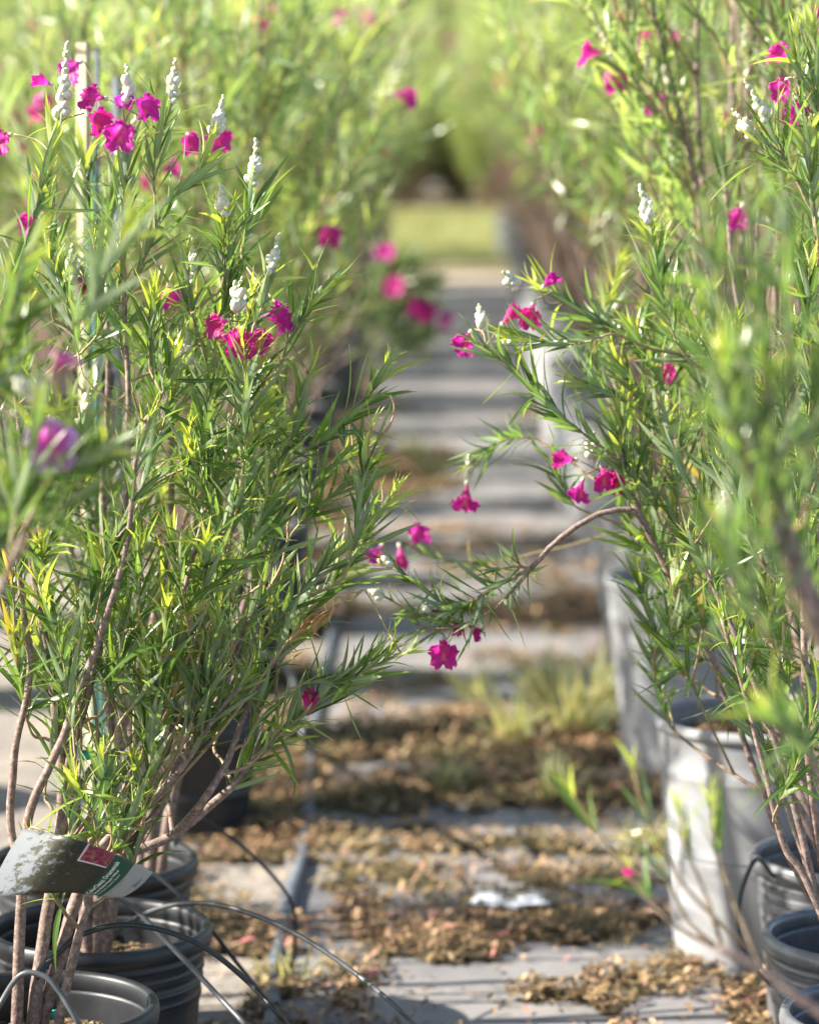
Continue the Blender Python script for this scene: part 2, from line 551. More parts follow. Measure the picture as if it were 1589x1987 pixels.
def spike_far():
    """one joined bud spike for the blurred rows"""
    V, F, A = [], [], []
    r = random.Random(5)
    for k in range(13):
        h = k / 12
        v, f, a = ellipsoid(.012 * (1 - .5 * h), .0046 * (1 - .45 * h), 5, 4)
        an = k * 2.4
        mt = np.array(frame((0, 0, .10 * h), (math.cos(an), math.sin(an), .7 + h), (0, 0, 1)))
        o = len(V)
        V += [tuple(mt[:3, :3] @ np.array(p) + mt[:3, 3]) for p in v]
        F += [tuple(q + o for q in ff) for ff in f]
        A += [h * .7] * len(v)
    return mesh('bud_spike', V, F, 'bud', True, A)
SPIKE_FAR = spike_far()

# ------------------------------------------------------------------ near shrubs, drawn branch by branch
CAMRIGHT = RC @ Vector((1, 0, 0)); CAMUP = RC @ Vector((0, 1, 0)); CAMBACK = RC @ Vector((0, 0, 1))
def cdir(x, y, z):
    return (CAMRIGHT * x + CAMUP * y + CAMBACK * z).normalized()
class Shrub:
    def __init__(s, name, base, label, L=.105, group=None):
        s.base = Vector(base)
        s.root = thing(name, s.base, label, 'shrub', group)
        s.branches, s.leaves, s.nodes, s.nrad = [], [], [], []
        s.spikes, s.flowers = [], []
        s.L = L
    def add_curve(s, C, R, name='branch'):
        s.branches.append((name, np.asarray(C), np.asarray(R)))
        step = 2
        for i in range(0, len(C), step):
            s.nodes.append(C[i]); s.nrad.append(R[i])
        return len(s.branches) - 1
    def stem(s, pts, r0, r1, name='stem'):
        pts = [Vector(p) for p in pts]
        n = 6 * len(pts)
        C = cr(pts, n)
        C[2:-1:3] += rng.normal(0, .0012, C[2:-1:3].shape)
        C[1:-1] = (C[:-2] + 2 * C[1:-1] + C[2:]) / 4
        bi = s.add_curve(C, np.linspace(r0, r1, n), name)
        if name == 'stem':
            for age, mt in shoot_leaves(C[int(n * .78):], s.L, 26, .05, 40, 15, 1., 0.):
                s.leaves.append((pick_leaf(age), mt, bi))
        return bi
    def attach(s, p, d0):
        N = np.array(s.nodes)
        v = np.array(p) - N
        dist = np.linalg.norm(v, axis=1)
        up = v[:, 2] / (dist + 1e-6)
        ang = v @ np.array(d0) / (dist + 1e-6)
        cost = dist * (1 + 1.6 * np.clip(.45 - up, 0, 2) + 1.6 * np.clip(.55 - ang, 0, 2)) + .02
        cost[dist < .03] += .15
        return int(np.argmin(cost))
    def shoot(s, pts, n=None, L=None, r=.0024, tip=None, connect=True, start=.1, droop=0., open0=36, tipage=1., leaves=True, base_age=0., whorl=3):
        pts = [Vector(p) for p in pts]
        d0 = (pts[1] - pts[0]).normalized()
        pre = []
        rb = r * 1.25
        if connect and s.nodes:
            i = s.attach(pts[0], d0)
            q = Vector(s.nodes[i])
            dist = (pts[0] - q).length
            m_ = q.lerp(pts[0], .5) + Vector((0, 0, -.03 * dist)) + Vector(rng.normal(0, .02 * dist, 3))
            pre = [q, m_]
            if dist > 1e-6 and (pts[0] - q).normalized().dot(d0) < .45:      # would hook back: run straight into the shoot
                pre = [q]
                if len(pts) > 2:
                    pts = [q.lerp(pts[1], .5) + Vector((0, 0, -.01))] + pts[1:]
            rb = min(max(s.nrad[i] * .72, r), r * (1.25 + 2.2 * dist))
        allp = pre + pts
        n_s = 5 * len(allp)
        C = cr(allp, n_s)
        C[1:-1] += rng.normal(0, .0004, (n_s - 2, 3))
        R = np.linspace(rb, r * .5, n_s)
        bi = s.add_curve(C, R)
        length = sum((pts[i + 1] - pts[i]).length for i in range(len(pts) - 1))
        if leaves:
            k0 = int(len(pre) / (len(allp) - 1) * n_s) if pre else 0
            sub = C[k0:]
            n = int((n or int(10 + length * 105)) * 1.2)
            for age, mt in shoot_leaves(sub, L or s.L, n, start, open0, 15, tipage, base_age, droop, whorl):
                s.leaves.append((pick_leaf(age), mt, bi))
        ax = Vector(C[-1] - C[-2]).normalized()
        if tip == 'spike':
            s.spike(C[-1], ax, random.uniform(.055, .085))
        return C[-1], ax
    def spike(s, p, ax, ln, n=18, curve=.12):
        s.spikes.append((Vector(p), Vector(ax), ln, n, curve))
    def flower(s, p, d, size=1.0, wilt=0, connect=True):
        s.flowers.append((Vector(p), Vector(d).normalized(), size, wilt, connect))
    def build(s, max_leaf=300):
        B = np.array(s.base)
        # flowers hang on pedicels from the nearest twig
        peds = []
        for (p, d, size, wilt, con) in s.flowers:
            back = p - d * .010 * size
            q = Vector(s.nodes[s.attach(back, -d if False else Vector((0, 0, .01)) + d)])
            peds.append((back, q, d))
        bobs = []
        for name, C, R in s.branches:
            V, F = tube(C - B, R, 8 if R[0] > .006 else 6)
            age = np.clip(1.0 - (np.repeat(R, 8 if R[0] > .006 else 6) - .0012) / .0028, 0, 1)
            age = np.concatenate([age, [age[0], age[-1]]]) * .8
            bobs.append(obj(name, mesh(name, V, F, 'bark', True, age), s.root))
        # leaves: the ones that show largest are single objects
        idx = []
        for i, (vi, mt, bi) in enumerate(s.leaves):
            c = mt @ Vector((.5, 0, 0))
            x, y, dpt = project(c)
            if 0 < x < CW and 0 < y < CH:
                tipx, tipy, _ = project(mt @ Vector((1, 0, 0)))
                bx, by, _ = project(mt.translation)
                idx.append((-(math.hypot(tipx - bx, tipy - by) * (1 - .25 * (dpt - 4.5))), i))
        idx.sort()
        single = set(i for _, i in idx[:max_leaf])
        T = Matrix.Translation(-s.base)
        rest = []
        for i, (vi, mt, bi) in enumerate(s.leaves):
            ml = T @ mt
            if i in single:
                obj('leaf', LEAF_HI[vi][4], bobs[bi], mat4=ml)
            else:
                rest.append((vi, ml))
        if rest:
            tag(obj('foliage', bake('foliage', LEAF_HI, rest), s.root), None, None, kind='stuff')
        for (p, ax, ln, n, curve) in s.spikes:
            side = ax.cross(Vector((0, 0, 1)))
            bend = Vector((rng.normal(0, 1), rng.normal(0, 1), 0)) * curve * ln
            C = cr([p, p + ax * ln * .5 + bend * .3, p + ax * ln + bend], 8)
            V, F = tube(C - B, np.linspace(.0018, .0010, 8), 6)
            so = obj('bud_spike', mesh('bud_spike_axis', V, F, 'bud', True, np.full(len(V), .55)), s.root)
            ph = random.uniform(0, 6)
            for k in range(n):
                h = .12 + .88 * k / (n - 1)
                ph += 2.4
                j = h * 7; i0 = min(int(j), 6)
                q = Vector(C[i0]).lerp(Vector(C[i0 + 1]), j - i0)
                a2 = Vector(C[i0 + 1] - C[i0]).normalized()
                rad = Quaternion(a2, ph) @ a2.orthogonal().normalized()
                big = h < .62
                dr = (a2 * (.55 + h) + rad * (1.0 - .45 * h)).normalized()
                sc_ = random.uniform(.6, 1.2) * (1 if big else 1.25 - .5 * h)
                obj('bud', BUD if big else BUD_TIP, so, mat4=frame(q - s.base, dr, a2, (sc_,) * 3))
        for (p, d, size, wilt, con), (back, q, dd) in zip(s.flowers, peds):
            mt = frame(p - s.base, d, Vector((0, 0, 1)) if abs(d.z) < .85 else CAMBACK, (size * random.uniform(.74, .92),) * 3)
            me = COROLLA[3 + random.randrange(2)] if wilt else COROLLA[random.randrange(3)]
            fo = obj('flower', me, s.root, mat4=mt)
            obj('calyx', CALYX, fo, mat4=frame((-.008, 0, 0), (1, 0, 0), (0, 0, 1)))
            if con and (back - q).length < .25:
                m_ = back.lerp(q, .5) - dd * (back - q).length * .2
                V, F = tube(cr([q, m_, back], 8) - B, np.linspace(.0015, .0011, 8), 5)
                obj('pedicel', mesh('pedicel', V, F, 'bark', True, np.full(len(V), .7)), s.root)
        return s.root

def parse(txt):
    return [tuple(float(v) for v in w.split(',')) for w in txt.split()]
def W(txt, Y, dY=0.0):
    """photo points 'x,y x,y' (optionally x,y,dY) at aisle distance Y .. Y+dY"""
    P = parse(txt); n = len(P) - 1
    return [PY(p[0], p[1], Y + dY * i / max(1, n) + (p[2] if len(p) > 2 else 0)) for i, p in enumerate(P)]
def inside(poly, x, y):
    c = False; j = len(poly) - 1
    for i in range(len(poly)):
        xi, yi = poly[i]; xj, yj = poly[j]
        if (yi > y) != (yj > y) and x < (xj - xi) * (y - yi) / (yj - yi) + xi:
            c = not c
        j = i
    return c
def fill(sh, poly, n, Y0, Y1, cx, ln=(.14, .27), spread=.35, lean=.9, spikes=.12, dens=1.0, **kw):
    """extra leafy shoots whose tips lie in a region, fanning away from cx"""
    xs = [p[0] for p in poly]; ys = [p[1] for p in poly]
    S = []
    while len(S) < n:
        x, y = random.uniform(min(xs), max(xs)), random.uniform(min(ys), max(ys))
        if inside(poly, x, y):
            S.append((x, y))
    S.sort(key=lambda p: -p[1])
    for x, y in S:
        Y = random.uniform(Y0, Y1)
        tip = PY(x, y, Y)
        l = random.uniform(*ln)
        a = (x - cx) / 900 * lean + random.gauss(0, spread)
        dr = Vector((math.sin(a), random.gauss(0, .3), math.cos(a))).normalized()
        base = tip - dr * l
        mid = tip.lerp(base, .5) + Vector(rng.normal(0, .02, 3)) + Vector((math.sin(a) * .02, 0, -.01))
        sh.shoot([base, mid, tip], n=int((10 + l * 105) * dens), tip='spike' if random.random() < spikes else None, **kw)

# ------------------------------------------------------------------ ground
def sheet(name, x0, x1, y0, y1, z, mat, nx=2, ny=2, amp=0, seed=1, fx=1.5, fy=1.5):
    xs = np.linspace(x0, x1, nx); ys = np.linspace(y0, y1, ny)
    X, Yg = np.meshgrid(xs, ys)
    Z = np.full_like(X, z)
    if amp:
        Z = Z + amp * (vnoise(X * fx + 30, Yg * fy, seed) - .3) + amp * .5 * (vnoise(X * fx * 3 + 9, Yg * fy * 3, seed + 1) - .3)
    V = np.stack([X, Yg, Z], -1).reshape(-1, 3)
    F = np.array([(j * nx + i, j * nx + i + 1, (j + 1) * nx + i + 1, (j + 1) * nx + i) for j in range(ny - 1) for i in range(nx - 1)])
    o = obj(name, mesh(name, V, F, mat))
    o['kind'] = 'structure'
    return o
sheet('ground', -150, 150, -60, 300, 0, 'ground')
sheet('path', -.33, .52, 1.5, 25.2, .012, 'cloth', 30, 700, .008, 3, 4, 2.2)
sheet('grass_strip', -40, 40, 25.2, 36.6, .004, 'turf', 4, 4)
sheet('dirt_track', -40, 40, 36.6, 43, .008, 'dirt', 4, 4)
sheet('dirt_edge', -40, 40, 25.0, 27.2, .010, 'dirt', 4, 4)

# leaf litter swept into drifts across the path
BANDS = [  # y0,y1,x0,x1,height
    (6.02, 6.24, .17, .62, .020), (6.36, 6.72, -.26, .48, .030), (6.76, 7.04, -.32, .12, .026), (6.78, 7.02, .20, .62, .024), (7.08, 7.30, -.34, .2, .026), (7.10, 7.26, .16, .58, .024),
    (7.30, 7.52, -.45, -.02, .034), (7.60, 8.05, -.33, .56, .055), (8.10, 8.75, -.36, .52, .055), (9.4, 9.6, .1, .5, .02), (10.1, 10.7, .16, .5, .035),
    (11.0, 11.25, .05, .5, .018), (11.9, 12.2, -.2, .4, .015), (13.0, 14.6, -.35, .06, .05), (16.2, 16.5, -.35, 0, .02), (19, 19.4, -.35, .1, .02)]
def litter_h(x, y):
    x = np.asarray(x, float); y = np.asarray(y, float)
    yy = y + .34 * (vnoise(x * 4 + 3, y * 2, 11) - .5) + .16 * (vnoise(x * 13, y * 9, 12) - .5) + .07 * (vnoise(x * 40, y * 30, 21) - .5)
    xx = x + .30 * (vnoise(x * 3, y * 7, 13) - .5) + .1 * (vnoise(x * 20, y * 24, 22) - .5)
    h = np.zeros_like(x)
    for y0, y1, x0, x1, hh in BANDS:
        cy, ry, cx, rx = (y0 + y1) / 2, (y1 - y0) / 2, (x0 + x1) / 2, (x1 - x0) / 2
        q = 1 - np.abs((yy - cy) / ry) ** 2.2 - np.abs((xx - cx) / rx) ** 4
        h = np.maximum(h, hh * np.clip(q, 0, 1) ** .5)
    verge = np.clip((-.27 - xx) / .06, 0, 1) * np.clip(vnoise(x * 7, y * 4, 15) * 2.2 - .75, 0, 1) * .022
    vr = np.clip((xx - .44) / .06, 0, 1) * np.clip(vnoise(x * 7 + 5, y * 4, 17) * 2.2 - .9, 0, 1) * .022
    h = np.maximum(h, np.maximum(verge, vr) * (y < 18))
    h = np.maximum(h, .014 * np.clip(vnoise(x * 6 + 1, y * 5, 23) * 3 - 1.75, 0, 1) * (y < 12))
    h *= .35 + .8 * vnoise(x * 22, y * 22, 18) + .5 * vnoise(x * 60, y * 60, 24)
    return h * .62
nx, ny = 110, 800
gx = np.linspace(-.75, .95, nx); gy = np.linspace(5.6, 20, ny)
X, Yg = np.meshgrid(gx, gy)
H = litter_h(X, Yg)
V = np.stack([X, Yg, .006 + H * 1.0], -1).reshape(-1, 3)
keep = H > .004
F = [(j * nx + i, j * nx + i + 1, (j + 1) * nx + i + 1, (j + 1) * nx + i) for j in range(ny - 1) for i in range(nx - 1) if keep[j, i] and keep[j + 1, i + 1] and keep[j, i + 1] and keep[j + 1, i]]
used = np.zeros(len(V), bool)
for f in F: used[list(f)] = True
remap = np.cumsum(used) - 1
bed = obj('leaf_litter_bed', mesh('leaf_litter_bed', V[used], remap[np.array(F)], 'litter_bed'))
tag(bed, 'low brown drifts of matted leaf litter lying across the grey path', 'leaf litter', kind='stuff')
# loose pieces
npc = 190000
y = 5.5 + (rng.random(npc) ** 1.5) * 12.5
x = rng.uniform(-.75, .95, npc)
h = litter_h(x, y)
prob = np.clip(h / .008, 0, 1) * .95 + .05 * vnoise(x * 3, y * 2, 40)
k = rng.random(npc) < prob
x, y, h = x[k], y[k], h[k]
n = len(x)
yaw_ = rng.uniform(0, 6.28, n); ln = .004 + .026 * rng.random(n) ** 2.2 * (1 + (y - 6) * .03); wd = ln * rng.uniform(.16, .45, n)
tl = rng.normal(0, .45, n); curl = rng.uniform(-.3, .5, n)
z = .018 + h * 1.02 + rng.uniform(0, .008, n)
ux, uy = np.cos(yaw_), np.sin(yaw_)
P6 = []
for (a, b_, c_) in ((-.5, -.5, 0), (-.5, .5, 0), (0, -.6, 1), (0, .6, 1), (.5, -.25, 0), (.5, .25, 0)):
    px_ = x + ux * ln * a * np.cos(tl) - uy * wd * b_
    py_ = y + uy * ln * a * np.cos(tl) + ux * wd * b_
    pz_ = z + ln * a * np.sin(tl) + (curl * ln * .5 if c_ else 0)
    P6.append(np.stack([px_, py_, np.maximum(pz_, .018)], -1))
V = np.stack(P6, 1).reshape(-1, 3)
base = (np.arange(n) * 6)[:, None]
F = np.vstack([base + np.array([0, 2, 3, 1]), base + np.array([2, 4, 5, 3])])
lo = obj('leaf_litter', mesh('leaf_litter', V, F, 'litter', False))
tag(lo, 'loose dry tan and brown leaves scattered over the path', 'leaf litter', kind='stuff')
# far turf blades
nb = 9000
bx = rng.uniform(-4.5, 4.5, nb); by = rng.uniform(27, 36.6, nb)
bl = rng.uniform(.05, .14, nb); ba = rng.uniform(0, 6.28, nb)
V = np.stack([np.stack([bx - .006, by, np.zeros(nb)], -1), np.stack([bx + .006, by, np.zeros(nb)], -1), np.stack([bx + np.cos(ba) * bl * .4, by + np.sin(ba) * bl * .4, bl], -1)], 1).reshape(-1, 3)
F = (np.arange(nb) * 3)[:, None] + np.array([0, 1, 2])
tag(obj('grass', mesh('grass', V, F, 'grass', False)), 'short yellowish grass at the far end of the aisle', 'grass', kind='stuff')

# ------------------------------------------------------------------ pots
def pot_meshes(Rt, Rb, H, mat, ribs, name, soil_drop=.035, lip=.010, lip_h=.028):
    prof = [(0.0, .004), (Rb, .0)]
    prof += [(Rb + (Rt - Rb) * .06, H * .02)]
    for k in range(1, 15):
        t = k / 15
        r = Rb + (Rt - Rb) * t
        prof.append((r, H * t))
    for (t, a) in ribs:
        r = Rb + (Rt - Rb) * t
        prof += [(r + .0005, H * (t - .016)), (r + a, H * (t - .008)), (r + a, H * (t + .008)), (r + .0005, H * (t + .016))]
    prof = [prof[0], prof[1]] + sorted(prof[2:], key=lambda p: p[1])
    prof += [(Rt, H - lip_h)]
    inner = [(Rt - .004, H - lip_h)] + [(Rt - .0045 - (Rt - Rb) * q / H + (.003 if k_ % 2 else 0), H - q) for k_, q in enumerate(np.linspace(lip_h + .006, soil_drop * 1.1, 6))] + [ (Rt - .004 - (Rt - Rb) * soil_drop * 1.6 / H, H - soil_drop * 1.6), (Rb - .004, .02), (0, .018)]
    Vw, Fw = lathe(prof + inner)
    rim = [(Rt - .001, H - lip_h), (Rt + lip, H - lip_h - .001), (Rt + lip + .002, H - lip_h * .55), (Rt + lip, H - .003), (Rt + lip - .004, H), (Rt - .002, H - .001), (Rt - .005, H - .006), (Rt - .0055, H - lip_h * .95), (Rt - .0035, H - lip_h - .002)]
    Vr, Fr = lathe(rim, 48)
    rs = Rt - .0035 - (Rt - Rb) * soil_drop / H
    V, F = [(0, 0, H - soil_drop + .012)], []
    for i in range(1, 9):
        for k in range(28):
            a = 6.2832 * k / 28
            V.append((rs * i / 8 * math.cos(a), rs * i / 8 * math.sin(a), H - soil_drop + .010 * (1 - i / 8) + random.uniform(-.004, .005)))
    F += [(0, 1 + k, 1 + (k + 1) % 28) for k in range(28)]
    F += [(1 + (i - 1) * 28 + k, 1 + i * 28 + k, 1 + i * 28 + (k + 1) % 28, 1 + (i - 1) * 28 + (k + 1) % 28) for i in range(1, 8) for k in range(28)]
    CV, CF = [], []
    for k in range(420):
        a, q = random.uniform(0, 6.28), rs * .96 * math.sqrt(random.random())
        cx_, cy_, cz_ = q * math.cos(a), q * math.sin(a), H - soil_drop + .010 * (1 - q / rs) + random.uniform(-.001, .005)
        l_, w_, t_ = random.uniform(.003, .011), random.uniform(.002, .006), random.uniform(.001, .004)
        an, ti = random.uniform(0, 3.14), random.uniform(-.5, .5)
        o = len(CV)
        for sx, sy, sz_ in ((-1, -1, -1), (1, -1, -1), (1, 1, -1), (-1, 1, -1), (-.7, -.8, 1), (.8, -.7, 1), (.6, .9, 1), (-.8, .6, 1)):
            CV.append((cx_ + sx * l_ * math.cos(an) - sy * w_ * math.sin(an), cy_ + sx * l_ * math.sin(an) + sy * w_ * math.cos(an), cz_ + sz_ * t_ + sx * l_ * ti))
        CF += [(o + 4, o + 5, o + 6, o + 7), (o, o + 1, o + 5, o + 4), (o + 1, o + 2, o + 6, o + 5), (o + 2, o + 3, o + 7, o + 6), (o + 3, o, o + 4, o + 7)]
    return (mesh(name + '_wall', Vw, Fw, mat), mesh(name + '_rim', Vr, Fr, mat), mesh(name + '_soil', V, F, 'soil'), mesh(name + '_chips', CV, CF, 'litter', False))
RIBS = [(.86, .004), (.80, .004), (.74, .004), (.66, .003), (.30, .003)]
PM_BLACK = pot_meshes(.172, .145, .33, 'pot_black', RIBS, 'black_pot', .075)
PM_DARK = pot_meshes(.172, .145, .33, 'pot_dark', RIBS, 'grey_pot', .075)
PM_TALL = pot_meshes(.205, .165, .48, 'pot_grey', [(.80, .003), (.46, .002), (.44, .002)], 'tall_pot', .05, .004, .022)
def pot(pm, x, y, label, group, rz=0.0, s=1.0):
    t = thing('plant_pot', (x, y, 0), label, 'pot', group)
    t.rotation_euler.z = rz
    t.scale = (s, s, s)
    obj('wall', pm[0], t); obj('rim', pm[1], t); obj('soil', pm[2], t); tag(obj('bark_chips', pm[3], t), None, None, kind='stuff')
    return t

gA = G(310, 1945, .33); gB = G(412, 1795, .33); gC = G(385, 1662, .33); gD = G(488, 1610, 0)
PA = (gA.x - .184, gA.y); PB = (gB.x - .184, gB.y); PC = (gC.x - .184, gC.y); PD = (gD.x - .150, gD.y)
h0 = G(1512, 1960, .33); h1 = G(1478, 1808, .33); h2 = G(1455, 1655, .33); t1 = G(1268, 1395, .48); t2 = G(1172, 1118, .48)
Q0 = (h0.x + .184, h0.y); Q1 = (h1.x + .184, h1.y); Q2 = (h2.x + .184, h2.y + .0); T1 = (t1.x + .213, t1.y + .05); T2 = (t2.x + .213, t2.y)
print('pots', PA, PB, PC, PD, Q0, Q1, Q2, T1, T2)
LG, RG = 'black pots in the left row', 'pots in the right row'
pot(PM_BLACK, *PA, 'black plastic pot at the bottom left corner holding the tagged shrub', LG)
pot(PM_BLACK, *PB, 'ribbed black pot just behind the corner pot, its inner rim sunlit', LG, .5)
pot(PM_BLACK, *PC, 'black pot behind the plant tag, third from the front on the left', LG, 1.1)
pot(PM_BLACK, *PD, 'black pot in deep shade beside the litter, fourth from the front on the left', LG, 1.7)
pot(PM_DARK, *Q0, 'grey pot at the bottom right corner, mostly out of frame', RG, .3)
pot(PM_DARK, *Q1, 'ribbed grey pot with a dark rim by the right edge near the bottom', RG, .9)
pot(PM_DARK, *Q2, 'grey pot standing right of the tall pale pot with a thin tube at its rim', RG, 1.4)
pot(PM_TALL, *T1, 'tall pale grey pot, the nearest and largest on the right', RG, .2)
pot(PM_TALL, *T2, 'tall grey pot second from the front on the right, half sunlit', RG, .8)
LFp = (-.60, 3.85); RFp = (.62, 3.45)
pot(PM_BLACK, *LFp, 'black pot out of frame under the blurred left foreground shrub', LG)
pot(PM_DARK, *RFp, 'grey pot out of frame under the blurred right foreground shrub', RG)

# ------------------------------------------------------------------ near shrubs
SG = 'flowering shrubs potted along the aisle'
YA, YB, YC = PA[1], PB[1], PC[1]
SZ = .258
# --- A: the sharp shrub, front left
A = Shrub('flowering_shrub', (PA[0], PA[1], SZ), 'sharp flowering shrub in the front left pot with a printed tag on its stems', .082, SG)
for txt, r0, r1, dy in [
    ('26,2056 33,1996 36,1860 42,1740 50,1640 62,1560 115,1450 150,1350 195,1230 245,1059 264,889 290,810', .0105, .003, -.10),
    ('52,2058 62,1999 78,1870 98,1735 114,1640 121,1500 108,1400 96,1290 62,1100 45,900 22,700', .0125, .0035, .02),
    ('66,2058 78,2000 118,1850 152,1735 186,1692 240,1660 335,1622 430,1545 490,1480 540,1425', .0122, .005, .10),
    ('100,2056 112,1998 142,1860 172,1740 188,1660 215,1622 300,1545 360,1480 410,1400 470,1330', .0085, .0035, -.02),
    ('112,1650,.01 122,1600 180,1490 250,1440 320,1350 347,1190 396,1002 440,890', .0075, .003, .05),
    ('235,1662,.06 285,1600 320,1550 350,1470 400,1400 445,1300 480,1210 530,1130', .0070, .003, .12),
    ('118,1540,.01 140,1450 170,1350 200,1200 240,1000 250,800 242,600 236,470', .0075, .003, .06),
    ('46,1690,-.03 20,1600 30,1450 60,1300 40,1150 20,950 -10,750', .0070, .003, -.05),
    ('335,1622,.08 390,1560 440,1480 470,1400 500,1330 560,1250', .0065, .003, .03)]:
    A.stem(W(txt, YA, dy), r0, r1)
for k in range(12):
    x0 = random.uniform(95, 235); e = random.uniform(0, 1)
    p0 = (x0, 1690 - (x0 - 95) * .25); p2 = (30 + 540 * e + random.uniform(-30, 30), 1330 - 190 * random.random() - 60 * abs(e - .5))
    p1 = (p0[0] * .5 + p2[0] * .5 + random.uniform(-20, 20) + 18, p0[1] * .5 + p2[1] * .5 + 20)
    yy = YA + random.uniform(-.05, .15)
    A.stem([PY(*p0, YA + .02), PY(*p1, (YA + yy) / 2), PY(*p2, yy)], random.uniform(.0025, .0045), .0018, 'branch')
S_A = [  # points, tip, Y offset
    ('-8,620 45,482 75,390 91,314 108,245', 'spike', 0), ('234,469 240,390 246,300', None, 0), ('242,594 295,465 325,390 378,345 408,280', 'spike', .05),
    ('265,420 300,310 330,210', 'spike', .05), ('432,552 434,470 434,425', 'spike', .02), ('470,500 482,430 488,370', 'spike', .2),
    ('378,690 370,600 364,500', None, 0), ('490,640 510,590 521,545', 'spike', -.05), ('290,711 292,650 296,590', None, 0), ('130,680 135,620 138,560', 'spike', .08),
    ('298,794 315,765 340,690', None, 0), ('396,1002 464,825 478,760 500,690', None, 0), ('464,960 474,870 476,700 470,660', None, -.04), ('378,964 395,850 408,757 420,660', None, .05),
    ('445,1059 472,911 490,830', None, 0), ('464,995 529,911 566,847 585,760 605,710', None, .05), ('540,720 560,660 600,600', None, .0), ('560,640 590,590 625,560', None, .1),
    ('268,1210 270,1120 272,1060', None, -.05), ('393,1172 396,1100 398,1060', None, -.05), ('525,1115 528,1040 530,965', None, 0), ('360,990 358,930 362,880', None, .05),
    ('450,1250 440,1180 430,1110', None, 0), ('560,899 617,859 679,803 722,759 745,715', None, .1), ('667,1120 682,1065 698,989 709,893 719,836', None, .0),
    ('563,1008 619,929 654,895 690,870', None, .12), ('563,1040 620,980 679,937 720,900', None, .12), ('480,1290 560,1180 620,1110 690,1050', None, .05), ('540,1300 600,1180 650,1130 680,1090', None, .1),
    ('600,1180 660,1110 700,1060 760,960', None, .15), ('540,1425 590,1380 640,1340 690,1300 740,1270', None, .02), ('560,1340 620,1320 675,1325 712,1300 780,1270', None, 0),
    ('490,1480 560,1410 620,1370 690,1330', None, 0), ('480,1440 500,1380 490,1320', None, 0), ('410,1400 400,1330 398,1260', None, -.05), ('360,1480 390,1400 420,1330', None, 0),
    ('280,1600 270,1530 262,1480', None, -.02), ('215,1640 205,1560 200,1470', None, -.1), ('190,1640 180,1580 150,1520', None, -.12), ('100,1740 85,1700 75,1660', None, -.1),
    ('300,1480 275,1400 250,1320', None, 0), ('330,1390 310,1320 300,1250', None, 0), ('150,1420 130,1330 120,1250', None, 0), ('200,1380 230,1290 235,1200', None, 0),
    ('60,1420 40,1330 30,1240', None, 0), ('60,1330 80,1230 90,1140', None, 0), ('330,1200 350,1120 340,1050', None, -.1), ('30,1200 25,1120 30,1040', None, -.1)]
for txt, tip, dy in sorted(S_A, key=lambda q: -parse(q[0])[0][1]):
    A.shoot(W(txt, YA + dy, random.uniform(-.06, .06)), tip=tip)
fill(A, [(0, 1260), (0, 1000), (330, 980), (560, 1060), (620, 1200), (500, 1230), (330, 1280), (150, 1290)], 24, YA - .12, YA + .28, 160, spikes=.02, dens=.95)
fill(A, [(0, 1000), (0, 640), (240, 560), (480, 640), (620, 830), (560, 980), (330, 980)], 8, YA - .05, YA + .3, 190, spikes=.05)
fill(A, [(0, 600), (0, 300), (90, 250), (230, 330), (330, 260), (480, 420), (560, 560), (470, 640), (240, 560)], 9, YA - .05, YA + .3, 190, spikes=.12)
fill(A, [(130, 1640), (120, 1500), (260, 1440), (300, 1560), (260, 1640)], 7, YA - .1, YA + .1, 160, ln=(.05, .09), spikes=0, L=.075)
for (px, py, dy, d, sz, wl) in [
    (98, 163, 0, (-.5, .2, .6), .85, 1), (172, 222, 0, (.7, -.3, .7), 1, 0), (203, 190, .05, (-.6, .1, .6), .95, 0), (268, 198, 0, (.6, -.2, .8), 1.05, 0),
    (237, 246, -.04, (-.05, -.35, .95), 1.25, 0), (18, 262, .05, (-.5, -.3, .8), 1.1, 0), (172, 540, .1, (-.3, -.4, .6), .9, 0), (440, 622, 0, (-.6, -.2, .7), .9, 0),
    (470, 640, -.03, (-.1, -.5, .85), 1.25, 0), (508, 615, 0, (.8, .1, .5), 1.15, 0), (492, 636, .02, (.3, -.6, .7), 1.0, 0), (595, 1390, 0, (.2, .95, .3), 1.15, 1), (240, 205, .02, (.1, .2, .9), .9, 1)]:
    A.flower(PY(px, py, YA + dy), cdir(*d), sz, wl)
A.spike(PY(118, 240, YA), cdir(.08, 1, 0), .115, 22); A.spike(PY(252, 215, YA), cdir(-.05, 1, 0), .065, 18); A.spike(PY(462, 612, YA), cdir(.1, 1, .1), .045, 16)
# dried flower stalk and curled dry leaves
A.shoot(W('719,836 745,840 760,815 765,790 757,765', YA), leaves=False, connect=False, r=.0018)
A.shoot(W('712,1150 690,1150 655,1155 640,1185', YA), leaves=False, r=.0016); A.shoot(W('667,1120 655,1160 640,1190 600,1240', YA), leaves=False, r=.0018)
rootA = A.build()
def curled_leaf(parent, base, p, d, ln):
    C = cr([p, p + d * ln * .4 + Vector((0, 0, -.2 * ln)), p + d * ln * .7 + Vector((-.1 * ln, 0, -.7 * ln)), p + d * ln * .4 + Vector((0, 0, -1.0 * ln))], 9)
    V = []
    for i, c in enumerate(C):
        w = .006 * math.sin(math.pi * (.08 + .9 * i / 8))
        V += [tuple(c - np.array(base) + np.array((0, w, w * .5))), tuple(c - np.array(base) + np.array((w * .4, 0, -w * .6))), tuple(c - np.array(base) - np.array((0, w, -w * .5)))]
    F = [(i * 3 + k, i * 3 + k + 1, i * 3 + 4 + k, i * 3 + 3 + k) for i in range(8) for k in (0, 1)]
    obj('dry_leaf', mesh('dry_leaf', V, F, 'dry'), parent)
